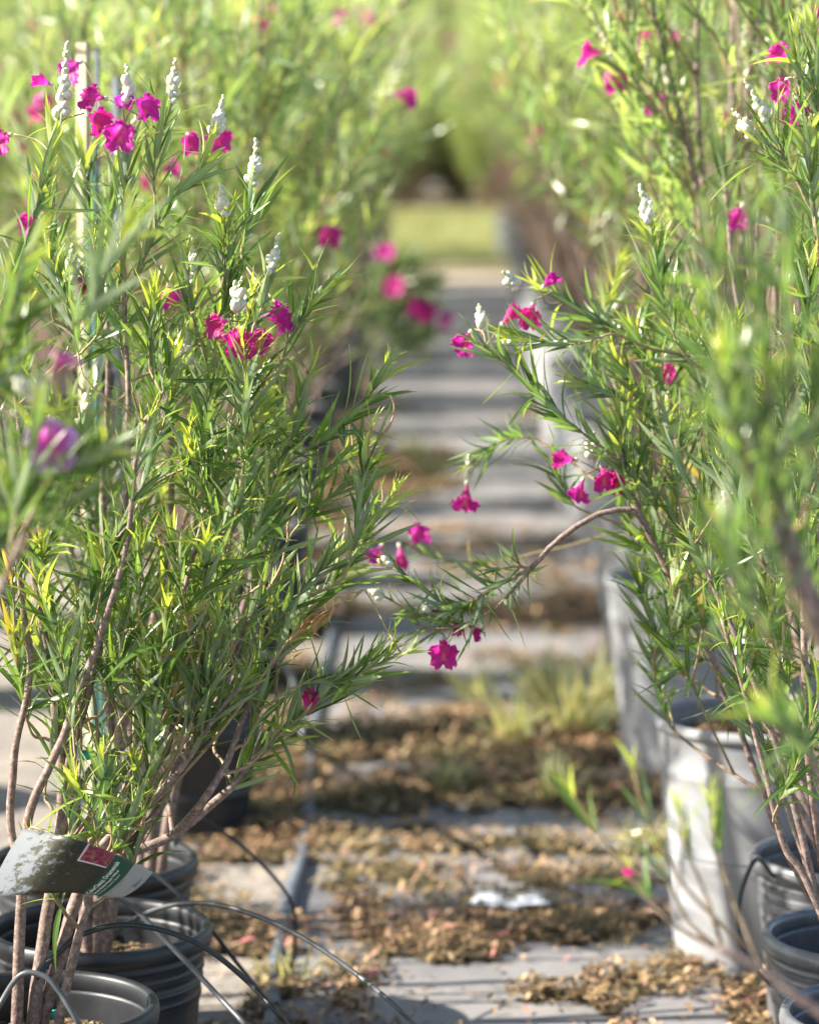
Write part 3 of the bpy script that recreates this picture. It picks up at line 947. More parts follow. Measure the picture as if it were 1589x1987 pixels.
for q in ((655, 1178), (648, 1185), (640, 1190), (632, 1192), (622, 1195), (612, 1215), (600, 1222), (660, 1172)):
    curled_leaf(rootA, A.base, PY(*q, YA + random.uniform(-.02, .02)), cdir(random.uniform(-1, -.1), random.uniform(-.3, .4), random.uniform(-.4, .5)), random.uniform(.03, .055))

# --- B and C: next two on the left, a little soft
Bs = Shrub('flowering_shrub', (PB[0], PB[1], SZ), 'leafy shrub in the second left pot, seen through the sharp front shrub', .082, SG)
for txt, r0, r1 in [('185,1888 200,1600 240,1400 300,1200 330,1000 330,800 300,600', .012, .003), ('195,1888 250,1600 330,1480 420,1340 480,1200 520,1050 540,900', .012, .003), ('175,1888 150,1600 120,1400 90,1200 60,1000 40,800 60,560', .012, .003), ('190,1888 220,1560 210,1300 200,1000 210,700 200,480', .011, .003)]:
    Bs.stem(W(txt, YB, random.uniform(-.1, .1)), r0, r1)
fill(Bs, [(0, 800), (300, 700), (430, 800), (450, 1000), (440, 1150), (400, 1200), (200, 1220), (0, 1200)], 16, YB - .2, YB + .25, 190, spikes=.04)
fill(Bs, [(0, 800), (0, 330), (200, 250), (420, 330), (520, 600), (560, 760)], 8, YB - .15, YB + .25, 190, spikes=.2)
for (px, py) in ((365, 262), (418, 252), (75, 420), (155, 120), (330, 560)):
    Bs.flower(PY(px, py, YB + .2), cdir(random.uniform(-.6, .6), -.4, .7), 1.0)
Bs.build(200)
Cs = Shrub('flowering_shrub', (PC[0], PC[1], SZ), 'bushy green shrub rising from the third left pot behind the tag', .082, SG)
for txt, r0, r1 in [('290,1750 300,1450 330,1250 370,1050 400,850 420,640', .012, .003), ('300,1750 350,1480 430,1300 480,1150 510,1000', .012, .003), ('280,1750 250,1400 200,1150 180,900 170,650', .012, .003)]:
    Cs.stem(W(txt, YC, random.uniform(-.1, .1)), r0, r1)
fill(Cs, [(40, 1100), (60, 700), (300, 560), (480, 640), (490, 820), (490, 1050), (450, 1120), (300, 1120)], 9, YC - .2, YC + .25, 300, spikes=.08)
Cs.build(60)
# --- left foreground, blurred
YLF = LFp[1]
LF = Shrub('flowering_shrub', (LFp[0], LFp[1], SZ), 'blurred foreground shrub at the left edge with a pale pink flower', .082, SG)
for txt, r0, r1 in [('-190,2600 -160,1900 -100,1400 0,1150 60,1000 90,920', .006, .0025), ('-200,2600 -180,1900 -130,1200 -60,850 -20,700 20,600', .006, .0025)]:
    LF.stem(W(txt, YLF), r0, r1)
for txt, tip in [('0,1180 60,1000 100,880 130,800', None), ('60,1040 140,960 190,880 230,850', None), ('20,1060 40,940 60,860 70,790', None), ('-40,900 0,780 20,690 50,560', None), ('-30,760 10,640 40,540 70,470', None), ('120,660 170,600 210,520 250,440', None), ('-20,1100 10,1020 5,960', None), ('40,1000 90,930 150,900 200,880', None), ('-60,860 -20,760 0,700', None)]:
    LF.shoot(W(txt, YLF + random.uniform(-.05, .1)), tip=tip, n=26, open0=40)
LF.flower(PY(96, 826, YLF), cdir(.15, -.4, .9), 1.4); LF.flower(PY(100, 725, YLF), cdir(.5, .7, .3), 1.0)
LF.spike(PY(70, 790, YLF), cdir(.1, 1, 0), .035, 16); LF.spike(PY(60, 770, YLF), cdir(-.6, .8, .2), .03, 12)
lfr = LF.build(120)
pale = corolla(2); pale.materials[0] = M['petal_pale']
for ch in lfr.children:
    if ch.name.startswith('flower'): ch.data = pale

# --- right side
Y0, Y1, Y2, YT = Q0[1], Q1[1], Q2[1], T1[1]
R0 = Shrub('flowering_shrub', (Q0[0], Q0[1], SZ), 'sharp upright shrub cut by the right edge of the picture', .082, SG)
for txt, r0, r1, dy in [('1740,2066 1660,1900 1589,1650 1565,1400 1560,1100 1575,800 1572,500', .0085, .003, .05), ('1735,2066 1640,1880 1560,1700 1520,1640 1480,1480 1440,1330 1400,1200', .0075, .003, .0), ('1750,2066 1700,1500 1640,1000 1600,600 1560,250', .0085, .003, .1), ('1730,2066 1630,1900 1540,1560 1480,1370 1430,1240 1380,1130 1340,1050', .007, .003, .05)]:
    R0.stem(W(txt, Y0, dy), r0, r1)
for txt, tip in [('1575,330 1556,210 1545,75', None), ('1589,480 1575,380 1565,270', None), ('1585,700 1565,620 1570,520', None), ('1550,360 1520,300 1498,250', 'spike'), ('1545,345 1500,310 1472,275', 'spike'), ('1589,900 1570,820 1575,740', None), ('1560,1100 1530,1000 1500,920', None), ('1589,1180 1575,1120 1572,1050', None), ('1480,1400 1440,1300 1430,1230', None), ('1589,620 1560,560 1545,470', None), ('1600,300 1585,180 1580,60', None), ('1450,1000 1420,930 1400,850', None), ('1600,800 1560,700 1540,640', None), ('1540,1350 1500,1250 1490,1160', None), ('1589,1330 1560,1270 1555,1200', None)]:
    R0.shoot(W(txt, Y0 + random.uniform(-.05, .1)), tip=tip)
fill(R0, [(1400, 1150), (1380, 780), (1480, 560), (1589, 420), (1640, 420), (1640, 1350), (1480, 1350)], 15, Y0 - .1, Y0 + .25, 1640, spikes=.05)
for (px, py, d) in [(1526, 155, (-.4, -.5, .7)), (1530, 108, (-.5, .2, .5)), (1405, 960, (.2, -.8, .4)), (1540, 190, (.1, -.8, .6))]:
    R0.flower(PY(px, py, Y0 + .05), cdir(*d), 1.0)
R0.build(260)
R1 = Shrub('flowering_shrub', (Q1[0], Q1[1], SZ), 'arching shrub on the right whose branch reaches across the aisle with a purple flower', .082, SG)
for txt, r0, r1, dy in [('1690,1898 1600,1660 1500,1490 1380,1275 1290,1100 1228,965 1205,880', .0095, .004, -.05), ('1700,1898 1589,1760 1520,1640 1460,1480 1400,1330 1340,1090 1300,990', .008, .003, 0), ('1710,1898 1640,1400 1560,1000 1450,740 1400,700 1330,690', .008, .0035, .05), ('1695,1898 1589,1590 1470,1340 1380,1180 1320,1000 1290,800', .007, .003, .1)]:
    R1.stem(W(txt, Y1, dy), r0, r1)
R1.stem(W('1262,1035 1240,1005 1225,990 1180,992 1120,1020 1070,1060 1030,1103', Y1 - .1, -.05), .0052, .0040, 'branch')
HB = Y1 - .15
for txt, n, tip in [('1030,1103 960,1140 885,1178 800,1130 765,1098', 44, None), ('1030,1105 960,1180 890,1215 820,1218 800,1190 748,1158', 40, None), ('960,1140 900,1175 850,1190 815,1192', 20, None), ('1030,1103 1000,1100 960,1105', 14, None)]:
    R1.shoot(W(txt, HB), n=n, tip=None, open0=75, tipage=.35, droop=.12, connect=False, start=.02, L=.066)
for (px, py) in ((765, 1098), (748, 1158), (838, 1185)):
    R1.spike(PY(px, py, HB), cdir(-1, .35, .1), .022, 11)
R1.flower(PY(862, 1243, HB), cdir(-.05, -.55, .85), 1.22); R1.flower(PY(908, 1212, HB + .02), cdir(.7, -.6, .2), .85, 1); R1.flower(PY(880, 1205, HB + .02), cdir(.3, -.9, .2), .6, 1)
for txt, tip, kw in [
    ('1330,690 1230,655 1190,640 1120,600 1040,552', None, dict(n=46)), ('1190,648 1130,665 1080,665 1000,655', None, dict(n=30)), ('1190,885 1080,800 1000,720 930,668', None, dict(n=46, tipage=.3)),
    ('1330,690 1290,600 1262,440', 'spike', dict(n=40)), ('1390,740 1330,620 1270,450', None, {}), ('1240,960 1215,880 1200,800', None, {}), ('1290,860 1240,760 1200,700', None, {}), ('1280,1010 1250,900 1240,830', None, {}),
    ('1320,1000 1310,900 1330,830', None, {}), ('1240,800 1180,760 1120,740', None, {}), ('1300,780 1260,700 1230,640', None, {}), ('1300,1290 1270,1230 1240,1110', None, dict(n=34, tipage=.5)), ('1310,1420 1285,1370 1262,1240', None, dict(n=32, tipage=.3)),
    ('1390,1290 1350,1270 1330,1230', None, {}), ('1400,1000 1390,900 1400,800', None, {}), ('1430,1290 1410,1330 1425,1370', None, dict(n=16))]:
    R1.shoot(W(txt, Y1 + random.uniform(-.08, .1)), tip=tip, **kw)
fill(R1, [(1180, 900), (1130, 720), (1240, 620), (1330, 520), (1480, 560), (1500, 1000), (1350, 1150), (1250, 1050)], 17, Y1 - .15, Y1 + .3, 1500, lean=1.2, spikes=.03)
for (px, py, d, wl) in [(912, 645, (-.5, -.7, .6), 0), (975, 628, (.6, .7, .2), 1), (1035, 590, (-.3, -.8, .7), 0), (1055, 555, (.4, .4, .6), 1), (1130, 932, (-.3, -.9, .4), 0), (1185, 912, (.5, -.6, .6), 0), (1168, 905, (.2, -.7, .6), 0), (1115, 892, (-.6, .1, .5), 1)]:
    R1.flower(PY(px, py, Y1), cdir(*d), 1.0, wl)
for (px, py, d) in [(935, 650, (0, 1, 0)), (1010, 560, (-.7, .5, .3)), (1015, 660, (-.9, .1, .2)), (1150, 895, (0, .8, .5))]:
    R1.spike(PY(px, py, Y1), cdir(*d), .045, 16)
# hanging shoot with a flower over the path
R1.shoot(W('1060,860 1010,850 960,860 915,895', Y1 + .25), n=36, L=.07, open0=60, tipage=.7)
R1.flower(PY(906, 940, Y1 + .25), cdir(-.1, -.95, .3), 1.1); R1.spike(PY(910, 900, Y1 + .25), cdir(0, .3, .5), .02, 9)
R1.shoot(W('1120,985 1100,960 1080,915', Y1 + .15), n=18); R1.shoot(W('1230,1040 1100,1060 950,1090 850,1085 790,1060', Y1 + .6), n=30, L=.06, start=.5, tipage=.2)
for (px, py, d) in [(740, 1058, (-.4, -.7, .5)), (800, 1042, (.3, .3, .7)), (775, 1060, (.1, -.9, .3))]:
    R1.flower(PY(px, py, Y1 + .6), cdir(*d), 1.0, px == 775)
R1.build(300)
R2 = Shrub('flowering_shrub', (Q2[0], Q2[1], SZ), 'soft green shrub behind the arching one in the third right pot', .082, SG)
for txt, r0, r1 in [('1640,1740 1560,1300 1480,900 1420,500 1400,250', .012, .003), ('1650,1740 1600,1200 1560,700 1520,300', .012, .003), ('1630,1740 1500,1400 1380,1100 1300,800 1250,600', .012, .003)]:
    R2.stem(W(txt, Y2, .1), r0, r1)
fill(R2, [(1180, 800), (1100, 560), (1230, 380), (1400, 240), (1589, 330), (1589, 1200), (1400, 1200), (1280, 1000)], 20, Y2 - .2, Y2 + .3, 1500, lean=1.0, spikes=.1)
for q in [(1440, 400), (1300, 700)]:
    R2.flower(PY(*q, Y2), cdir(-.3, -.6, .6), 1.0)
R2.build(60)
# --- right foreground, strongly blurred
YRF = RFp[1]
RF = Shrub('flowering_shrub', (RFp[0], RFp[1], SZ), 'strongly blurred foreground shrub leaning in from the right', .082, SG)
for txt, r0, r1 in [('1990,2900 1900,2100 1760,1600 1620,1250 1520,1000 1490,750', .012, .003), ('1990,2900 1850,2000 1700,1500 1560,1150 1450,900 1400,700', .012, .003), ('1980,2900 1760,2200 1640,2010 1560,1945 1480,1885 1390,1840', .008, .004), ('1990,2900 1850,2200 1700,1800 1589,1500 1510,1400', .010, .003)]:
    RF.stem(W(txt, YRF), r0, r1, 'stem' if '1390,1840' not in txt else 'branch')
for txt in ['1500,900 1480,700 1460,520 1455,380', '1460,900 1420,720 1390,560 1375,430', '1530,850 1530,650 1520,480 1505,400', '1490,1000 1470,850 1440,700', '1560,1200 1500,1050 1440,900 1400,780', '1600,1250 1540,1100 1500,950', '1560,1000 1570,860 1589,720', '1500,1250 1440,1130 1400,1030']:
    RF.shoot(W(txt, YRF + random.uniform(-.1, .15)), n=34, open0=36, tipage=.45, L=.078)
for txt, n in [('1390,1840 1330,1780 1290,1700 1270,1640', 10), ('1390,1840 1300,1790 1250,1730 1230,1700', 12), ('1400,1835 1370,1740 1330,1640 1320,1590', 16), ('1480,1885 1420,1740 1390,1640 1380,1570', 16), ('1300,1790 1220,1700 1150,1600 1110,1540', 14), ('1450,1840 1330,1720 1250,1570 1230,1500', 14)]:
    RF.shoot(W(txt, YRF + .35), n=max(6, n // 2), start=.7, connect=False, r=.0026, L=.075)
RF.flower(PY(1225, 1700, YRF + .35), cdir(-.2, .3, .5), .5, 1)
RF.build(160)

# ------------------------------------------------------------------ shrubs of the rows behind: five kinds, each copied as a whole plant
def make_proto(seed, nst=10, height=1.55, lean=.30, imin=8, nside=7):
    random.seed(seed)
    st, leaves, tips = [], [], []
    for k in range(nst):
        az = k * 2.4 + random.uniform(-.5, .5)
        h = height * random.uniform(.72, 1.08)
        out = lean * random.uniform(.5, 1.35)
        d = Vector((math.cos(az), math.sin(az), 0))
        pts = [d * .03, d * out * .30 + Vector((0, 0, h * .33)), d * out * .62 + Vector((random.gauss(0, .03), random.gauss(0, .03), h * .68)), d * out + Vector((random.gauss(0, .05), random.gauss(0, .05), h))]
        C = cr(pts, 16)
        V, F = tube(C, np.linspace(.0105, .003, 16), 6)
        V = list(V); age = [0.0] * len(V)
        for j in range(2):
            a2 = az + random.gauss(0, .9)
            e = Vector((math.cos(a2), math.sin(a2), 0)) * out * random.uniform(.4, 1.2) + Vector((0, 0, h * random.uniform(.6, .95)))
            C2 = cr([C[1], Vector(C[1]).lerp(e, .5) + Vector((random.gauss(0, .04), random.gauss(0, .04), -.03)), e], 10)
            v, f = tube(C2, np.linspace(.006, .002, 10), 5, len(V)); V += list(v); F += f; age += [.15] * len(v)
        def shoot(C2, n, L):
            for age_, mt in shoot_leaves(C2, L, n, .12, 50, 16, 1.0, 0):
                leaves.append((pick_leaf(age_), mt))
        shoot(C[10:], 24, .11)
        tips.append((Vector(C[-1]), Vector(C[-1] - C[-2]).normalized()))
        for j in range(nside):
            i = random.randrange(imin, 15) if random.random() < .9 else random.randrange(max(2, imin - 3), 15)
            b0 = Vector(C[i])
            a2 = az + random.gauss(0, 1.3)
            dr = (Vector((math.cos(a2), math.sin(a2), 0)) * random.uniform(.35, .9) + Vector((0, 0, 1))).normalized()
            l = random.uniform(.22, .46)
            C2 = cr([b0, b0 + dr * l * .5 + Vector((0, 0, -.015)), b0 + dr * l + Vector((0, 0, .03))], 8)
            v, f = tube(C2, np.linspace(.0042, .0014, 8), 5, len(V))
            V += list(v); F += f; age += [.6] * len(v)
            shoot(C2, int(8 + l * 40), .11)
            if random.random() < .45:
                tips.append((Vector(C2[-1]), Vector(C2[-1] - C2[-2]).normalized()))
        st.append(mesh('shrub_stem', np.array(V), F, 'bark', True, age))
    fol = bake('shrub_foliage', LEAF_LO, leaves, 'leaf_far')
    random.shuffle(tips)
    fl = []
    for p, ax in tips[:7]:
        for q in range(random.choice((1, 2, 2))):
            a = random.uniform(0, 6.28)
            d = Vector((math.cos(a), math.sin(a), random.uniform(-.8, .2))).normalized()
            fl.append((random.randrange(2), frame(p + d * .012 + ax * random.uniform(-.02, .03), d, (0, 0, 1), (random.uniform(.9, 1.25),) * 3)))
    sp = [frame(p, ax.orthogonal(), ax, (random.uniform(.9, 1.4),) * 3) for p, ax in tips[:24]]
    return st, fol, fl, sp
PROTO = [make_proto(20 + k) for k in range(5)]
TALL = [make_proto(40 + k, 9, 1.75, .34) for k in range(2)]
BUSH = [make_proto(60 + k, 20, .9, .40, 2, 10) for k in range(2)]
random.seed(99)
ORD = ['first', 'second', 'third', 'fourth', 'fifth', 'sixth', 'seventh', 'eighth', 'ninth', 'tenth', 'eleventh', 'twelfth', 'thirteenth', 'fourteenth', 'fifteenth', 'sixteenth', 'seventeenth', 'eighteenth', 'nineteenth', 'twentieth', 'twenty-first', 'twenty-second', 'twenty-third', 'twenty-fourth', 'twenty-fifth', 'twenty-sixth', 'twenty-seventh', 'twenty-eighth', 'twenty-ninth', 'thirtieth', 'thirty-first', 'thirty-second', 'thirty-third', 'thirty-fourth']
def place_shrub(x, y, z, label, group, proto, s=1.0, detail=True, tilt=(0, 0)):
    st, fol, fl, sp = proto
    t = thing('flowering_shrub', (x, y, z), label, 'shrub', group)
    t.rotation_euler = (tilt[0], tilt[1], random.uniform(0, 6.28))
    t.scale = (s, s, s)
    for me in st: obj('stem', me, t)
    tag(obj('foliage', fol, t), None, None, kind='stuff')
    if detail:
        for k, mt in fl: obj('flower', COROLLA_LO[k], t, mat4=mt)
        for mt in sp: obj('bud_spike', SPIKE_FAR, t, mat4=mt)
    return t
def row(name, x, ys, pm, zt, start, side, potlab, jit=.05, s0=1.0, detail=True):
    for i, y in enumerate(ys):
        xx = x + random.uniform(-jit, jit)
        k = ORD[i + start]
        if pm is not None:
            pot(pm, xx, y, f'{potlab}, {k} from the front in the {name}', f'pots in the {name}', random.uniform(0, 6))
        place_shrub(xx, y, zt, f'out of focus green shrub, {k} from the front in the {name}', f'shrubs in the {name}', random.choice(PROTO), s0 * random.uniform(.92, 1.12), detail, (random.uniform(-.05, .05), side * random.uniform(.02, .12)))
YM = float(PD[1] + .85 + .86 * 3)
# shrubs standing in pots already built
place_shrub(PD[0], PD[1], SZ, 'green shrub over the shaded fourth pot on the left', 'shrubs in the left row', PROTO[1], 1.0)
place_shrub(T1[0], T1[1], .44, 'soft shrub rising from the nearest tall pale pot on the right', 'shrubs in the right row', TALL[0], 1.0)
place_shrub(T2[0], T2[1], .44, 'blurred shrub rising from the second tall pot on the right', 'shrubs in the right row', TALL[1], .98)
row('left row', -.60, [v for v in list(np.arange(PD[1] + .85, 21, .86)) + list(np.arange(21, 28.5, 1.05)) if abs(v - YM) > .3], PM_BLACK, SZ, 4, 1, 'black pot')
yr = np.arange(T2[1] + 1.15, 31, 1.15)
row('right row', .63, yr[:9], PM_TALL, .44, 2, -1, 'pale grey pot', s0=.97)
row('right row', .66, yr[9:], PM_DARK, SZ, 11, -1, 'dark grey pot', s0=1.05)
row('second left row', -1.55, np.arange(2.7, 30, 1.25), PM_BLACK, SZ, 0, 0, 'black pot', .1)
row('third left row', -2.55, np.arange(16.5, 30, 1.4), PM_BLACK, SZ, 0, 0, 'black pot', .1, 1.1)
row('second right row', 1.60, np.arange(10.5, 35.5, 1.35), PM_BLACK, SZ, 0, 0, 'black pot', .1, 1.08)
row('third right row', 2.6, np.arange(20, 35.5, 1.5), PM_BLACK, SZ, 0, 0, 'black pot', .1, 1.12)

random.seed(31)
for i in range(13):
    x = -4.6 + i * .72 + random.uniform(-.15, .15)
    place_shrub(x, 39.5 + random.uniform(-.8, .8), 0, f'large blurred shrub across the far end, {ORD[i]} from the left', 'shrubs across the far end', TALL[i % 2], random.uniform(1.35, 1.75), False)
for i in range(22):
    x = -4.6 + i * .43 + random.uniform(-.12, .12)
    place_shrub(x, 37.3 + random.uniform(-.3, .3) + (i % 2) * .9, 0, f'low dense bush in front of the far shrubs, {ORD[i]} from the left', 'low bushes across the far end', BUSH[i % 2], random.uniform(1.1, 1.5), False, (0, 0))
for i in range(12):
    place_shrub(-2.6 + i * .46, 41.5 + random.uniform(-.3, .3), 0, f'dense bush behind the far shrubs, {ORD[i]} from the left', 'bushes behind the far shrubs', BUSH[i % 2], random.uniform(1.8, 2.3), False)
# ------------------------------------------------------------------ trees closing the far end
def make_tree(seed):
    random.seed(seed)
    V, F, age, leaves = [], [], [], []
    def add(C, r0, r1, k=7):
        v, f = tube(C, np.linspace(r0, r1, len(C)), k, len(V))
        V.extend(v); F.extend(f); age.extend([0] * len(v))
    tr = cr([(0, 0, 0), (.1, .05, 1.1), (0, .1, 2.4), (.15, 0, 3.9)], 14)
    add(tr, .14, .03)
    for k in range(34):
        i = random.randrange(2, 13)
        b0 = Vector(tr[i]); a = k * 2.4
        dr = Vector((math.cos(a), math.sin(a), random.uniform(-.1, .9))).normalized()
        l = random.uniform(.9, 1.9) * (1 - .35 * i / 13)
        C = cr([b0, b0 + dr * l * .5 + Vector((0, 0, .1)), b0 + dr * l], 7)
        add(C, .035, .008, 5)
        for j in range(8):
            q = Vector(C[random.randrange(2, 7)])
            d2 = Vector((random.gauss(0, 1), random.gauss(0, 1), random.gauss(.4, .7))).normalized()
            l2 = random.uniform(.25, .6)
            for ag, mt in shoot_leaves(cr([q, q + d2 * l2], 5), .22, 18, .05, 55, 25, .5, 0):
                leaves.append((pick_leaf(ag), mt @ Matrix.Diagonal((1, 1.9, 1, 1))))
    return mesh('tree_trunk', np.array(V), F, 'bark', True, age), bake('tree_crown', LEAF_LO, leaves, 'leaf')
TREES = [make_tree(70), make_tree(71), make_tree(72)]
random.seed(5)
for i, (x, y, s) in enumerate([(-5.6, 46, 1.2), (-3.6, 45, 1.05), (-1.9, 47, 1.2), (-.2, 45.5, 1.0), (1.5, 46.5, 1.15), (3.1, 45, 1.05), (5.0, 47, 1.25), (-.9, 50, 1.4), (2.4, 51, 1.4), (-4.4, 51, 1.4), (6.4, 50, 1.4)]):
    t = thing('tree', (x, y, 0), f'far leafy tree beyond the aisle, {ORD[i]} in the line of trees', 'tree', 'trees at the far end')
    t.rotation_euler.z = random.uniform(0, 6.28); t.scale = (s, s, s)
    obj('trunk', TREES[i % 3][0], t); tag(obj('crown', TREES[i % 3][1], t), None, None, kind='stuff')

random.seed(64)
pot(PM_BLACK, -.60, YM, 'black pot under the shrub that leans over the lane at upper centre', LG)
LM = Shrub('flowering_shrub', (-.60, YM, SZ), 'blurred shrub on the left leaning a flowering sprig over the lane at upper centre', .082, SG)
for txt in ['470,1010 500,850 520,650 500,450 480,300', '475,1010 530,850 600,720 680,620 740,560', '470,1010 560,800 600,600 620,420 640,300', '465,1010 440,800 420,600 400,400', '478,1010 560,830 640,720 720,670']:
    LM.stem(W(txt, YM), .010, .003)
for txt in ['740,560 770,530 790,515', '720,590 760,560 800,550', '740,660 780,640 810,615', '700,680 750,690 800,660', '690,620 730,575 760,530', '700,600 740,540 745,500', '760,640 790,650 820,640', '690,640 740,620 790,600', '720,560 775,560 830,560', '730,640 770,600 820,585', '680,640 720,600 750,570']:
    LM.shoot(W(txt, YM + random.uniform(-.1, .1)), n=40, L=.12, open0=55, tipage=.4)
fill(LM, [(440, 560), (480, 220), (640, 240), (690, 480), (640, 640)], 30, YM - .25, YM + .3, 520, spikes=.15)
for (px, py, d) in [(755, 497, (-.2, .3, .7)), (803, 578, (.2, -.5, .7)), (815, 590, (.4, -.4, .6)), (775, 555, (-.3, .1, .8)), (850, 602, (.6, -.6, .4)), (610, 462, (0, -.4, .8)), (640, 330, (.3, 0, .8)), (560, 300, (0, 0, 1))]:
    LM.flower(PY(px, py, YM - .12), cdir(*d), 1.7)
LM.build(40)
# ------------------------------------------------------------------ irrigation tubes
def hose(name, pts, r, mat, label, cat, group=None):
    C = cr(pts, 10 * len(pts))
    c0 = C[0].copy()
    V, F = tube(C - c0, r, 10)
    return tag(obj(name, mesh(name, V, F, mat), loc=c0), label, cat, group)
HG = 'thin drip tubes'
hose('drip_tube', W('150,1800,.3 205,1742 255,1760 330,1835 420,1930 500,2020', YA + .25, -.1) + [G(530, 2090, .01)], .0042, 'tube_grey', 'grey drip tube curving down from under the tag across the black pot', 'tube', HG)
hose('drip_tube', [PY(215, 1825, YB)] + W('250,1790 330,1758 430,1758 560,1805 690,1890 800,1985', YB, -.35) + [G(880, 2080, .01)], .0040, 'tube_grey', 'long grey drip tube arching from the second pot over the path', 'tube', HG)
hose('drip_tube', [PY(70, 1900, YA - .02)] + W('100,1862 165,1812 260,1796 380,1830 480,1905 560,1995', YA, .1) + [G(600, 2060, .01)], .0044, 'tube', 'dark drip tube arching low from the corner pot to the right', 'tube', HG)
hose('drip_tube', [PY(-30, 2010, YA - .2)] + W('0,1950 40,1893 85,1895 115,1925 158,1995', YA - .16, -.02) + [PY(175, 2010, YA - .1)], .0042, 'tube_grey', 'short drip tube looped over the rim of the corner pot', 'tube', HG)
hose('drip_tube', [PY(260, 1700, YB + .2)] + W('292,1692 380,1770 460,1870 520,1945', YB + .2, -.1) + [G(570, 2010, .01)], .0036, 'tube', 'thin dark tube dropping from behind the tag tip to the ground', 'tube', HG)
hose('drip_tube', [PY(340, 1640, YC)] + W('370,1588 440,1620 520,1690 566,1755 572,1830', YC + .1, .1) + [G(560, 1900, .01)], .0034, 'tube', 'thin tube from the third pot bending down onto the grey pipe', 'tube', HG)
hose('drip_tube', [PY(1500, 1700, Y2 - .1)] + W('1468,1668 1440,1725 1432,1790 1445,1850 1490,1905', Y2 - .22, -.1) + [G(1530, 1935, .01)], .0042, 'tube', 'thin dark tube hanging over the rim of the right grey pot', 'tube', HG)
hose('drip_tube', [G(620, 1460, .02)] + [G(592, 1440, .30), G(560, 1300, .36), G(505, 1265, .34)], .0065, 'tube_grey', 'pale thick tube arching from the ground to a shaded left pot', 'tube', HG)
hose('irrigation_pipe', [G(512, 2100, .022), G(525, 1987, .022), G(548, 1800, .022), G(588, 1660, .022), G(600, 1560, .022), G(606, 1450, .022), G(640, 1250, .022), G(690, 1050, .022), G(740, 850, .022)], .0135, 'pipe', 'grey irrigation pipe lying along the left edge of the path', 'pipe')

# ------------------------------------------------------------------ stakes and ties
def stake(px, py, Y, w, mat, label, group='plant stakes'):
    top = PY(px, py, Y)
    x, h = top.x, top.z
    V, F = [], []
    n = 9
    for i in range(n):
        z = h * i / (n - 1)
        ww = w * (1 + .06 * math.sin(i * 1.7))
        for a, b_ in ((-1, -1), (1, -1), (1, 1), (-1, 1)):
            V.append((a * ww / 2 + .004 * math.sin(i * .8), b_ * ww * .3, z))
    F = [(i * 4 + k, i * 4 + (k + 1) % 4, i * 4 + 4 + (k + 1) % 4, i * 4 + 4 + k) for i in range(n - 1) for k in range(4)] + [(3, 2, 1, 0), tuple((n - 1) * 4 + k for k in range(4))]
    tag(obj('plant_stake', mesh('plant_stake', V, F, mat, False), loc=(x, Y, .0)), label, 'stake', group).__setattr__('rotation_euler', (0, 0, -.6))
stake(161, 82, YC + .25, .022, 'wood', 'cream wooden stake behind the purple flowers at upper left')
stake(188, 92, YC + .40, .008, 'pipe', 'narrow grey stake right beside the cream wooden one')
stake(225, 150, YC + .75, .014, 'pipe', 'grey stake behind the white bud spike at upper left')
stake(464, 70, 9.1, .040, 'wood', 'blurred cream wooden stake among the left shrubs')
stake(168, 300, YC + .12, .012, 'stake_green', 'thin dark green stake standing in the left shrubs')
stake(182, 330, YC + .18, .010, 'stake_green', 'second dark green stake close behind the first')
def tie(px, py, Y, label, r=.012):
    p = PY(px, py, Y)
    V, F = [], []
    for i in range(14):
        a = 2 * math.pi * i / 13
        for dz, dr in ((-.006, 0), (.006, 0), (.006, -.0015), (-.006, -.0015)):
            V.append(((r + dr) * math.cos(a), (r + dr) * math.sin(a), dz + .004 * i / 13))
    F = [(i * 4 + k, i * 4 + 4 + k, i * 4 + 4 + (k + 1) % 4, i * 4 + (k + 1) % 4) for i in range(13) for k in range(4)]
    tag(obj('plant_tie', mesh('plant_tie', V, F, 'tie'), loc=p), label, 'tie', 'teal plant ties')
tie(168, 1468, YA + .02, 'teal plastic tie round a stem above the printed tag')
tie(96, 1972, YA + .03, 'teal plastic tie at the stem base in the corner pot', .011)
tie(482, 940, YB, 'teal plastic tie among the middle left branches')

# white scrap on the path
p = G(990, 1755, .03)
V, F = [], []
for j in range(7):
    for i in range(12):
        u, v = i / 11 - .5, j / 6 - .5
        V.append((u * .15 * (1 + .1 * math.sin(j)), v * .12 * (1 - .5 * abs(u)), .004 + .004 * math.sin(i * 1.3 + j) * math.cos(j * 1.1 + i * .4)))
F = [(j * 12 + i, j * 12 + i + 1, j * 12 + 13 + i, j * 12 + 12 + i) for j in range(6) for i in range(11)]
so = obj('paper_scrap', mesh('paper_scrap', V, F, 'scrap'), loc=(p.x, p.y, .036))
so.modifiers.new('thick', 'SOLIDIFY').thickness = .0015
tag(so, 'crumpled white scrap lying on the brown litter in the path', 'scrap')
# tall white label stake on the right row, sunlit
for (px, py, Y, w, h, lab) in [(1086, 740, 10.2, .016, .16, 'white plant label stuck in a right-row pot above the arching branch')]:
    p = PY(px, py + 60, Y)
    V = [(-w / 2, 0, -.18), (w / 2, 0, -.18), (w / 2, 0, h * .5), (0, 0, h * .62), (-w / 2, 0, h * .5)]
    V2 = [(a, .002, c) for a, b_, c in V]
    F = [(0, 1, 2, 3, 4), (9, 8, 7, 6, 5)] + [(i, 5 + i, 5 + (i + 1) % 5, (i + 1) % 5) for i in range(5)]
    tag(obj('plant_label', mesh('plant_label', V + V2, F, 'scrap', False), loc=p), lab, 'label')

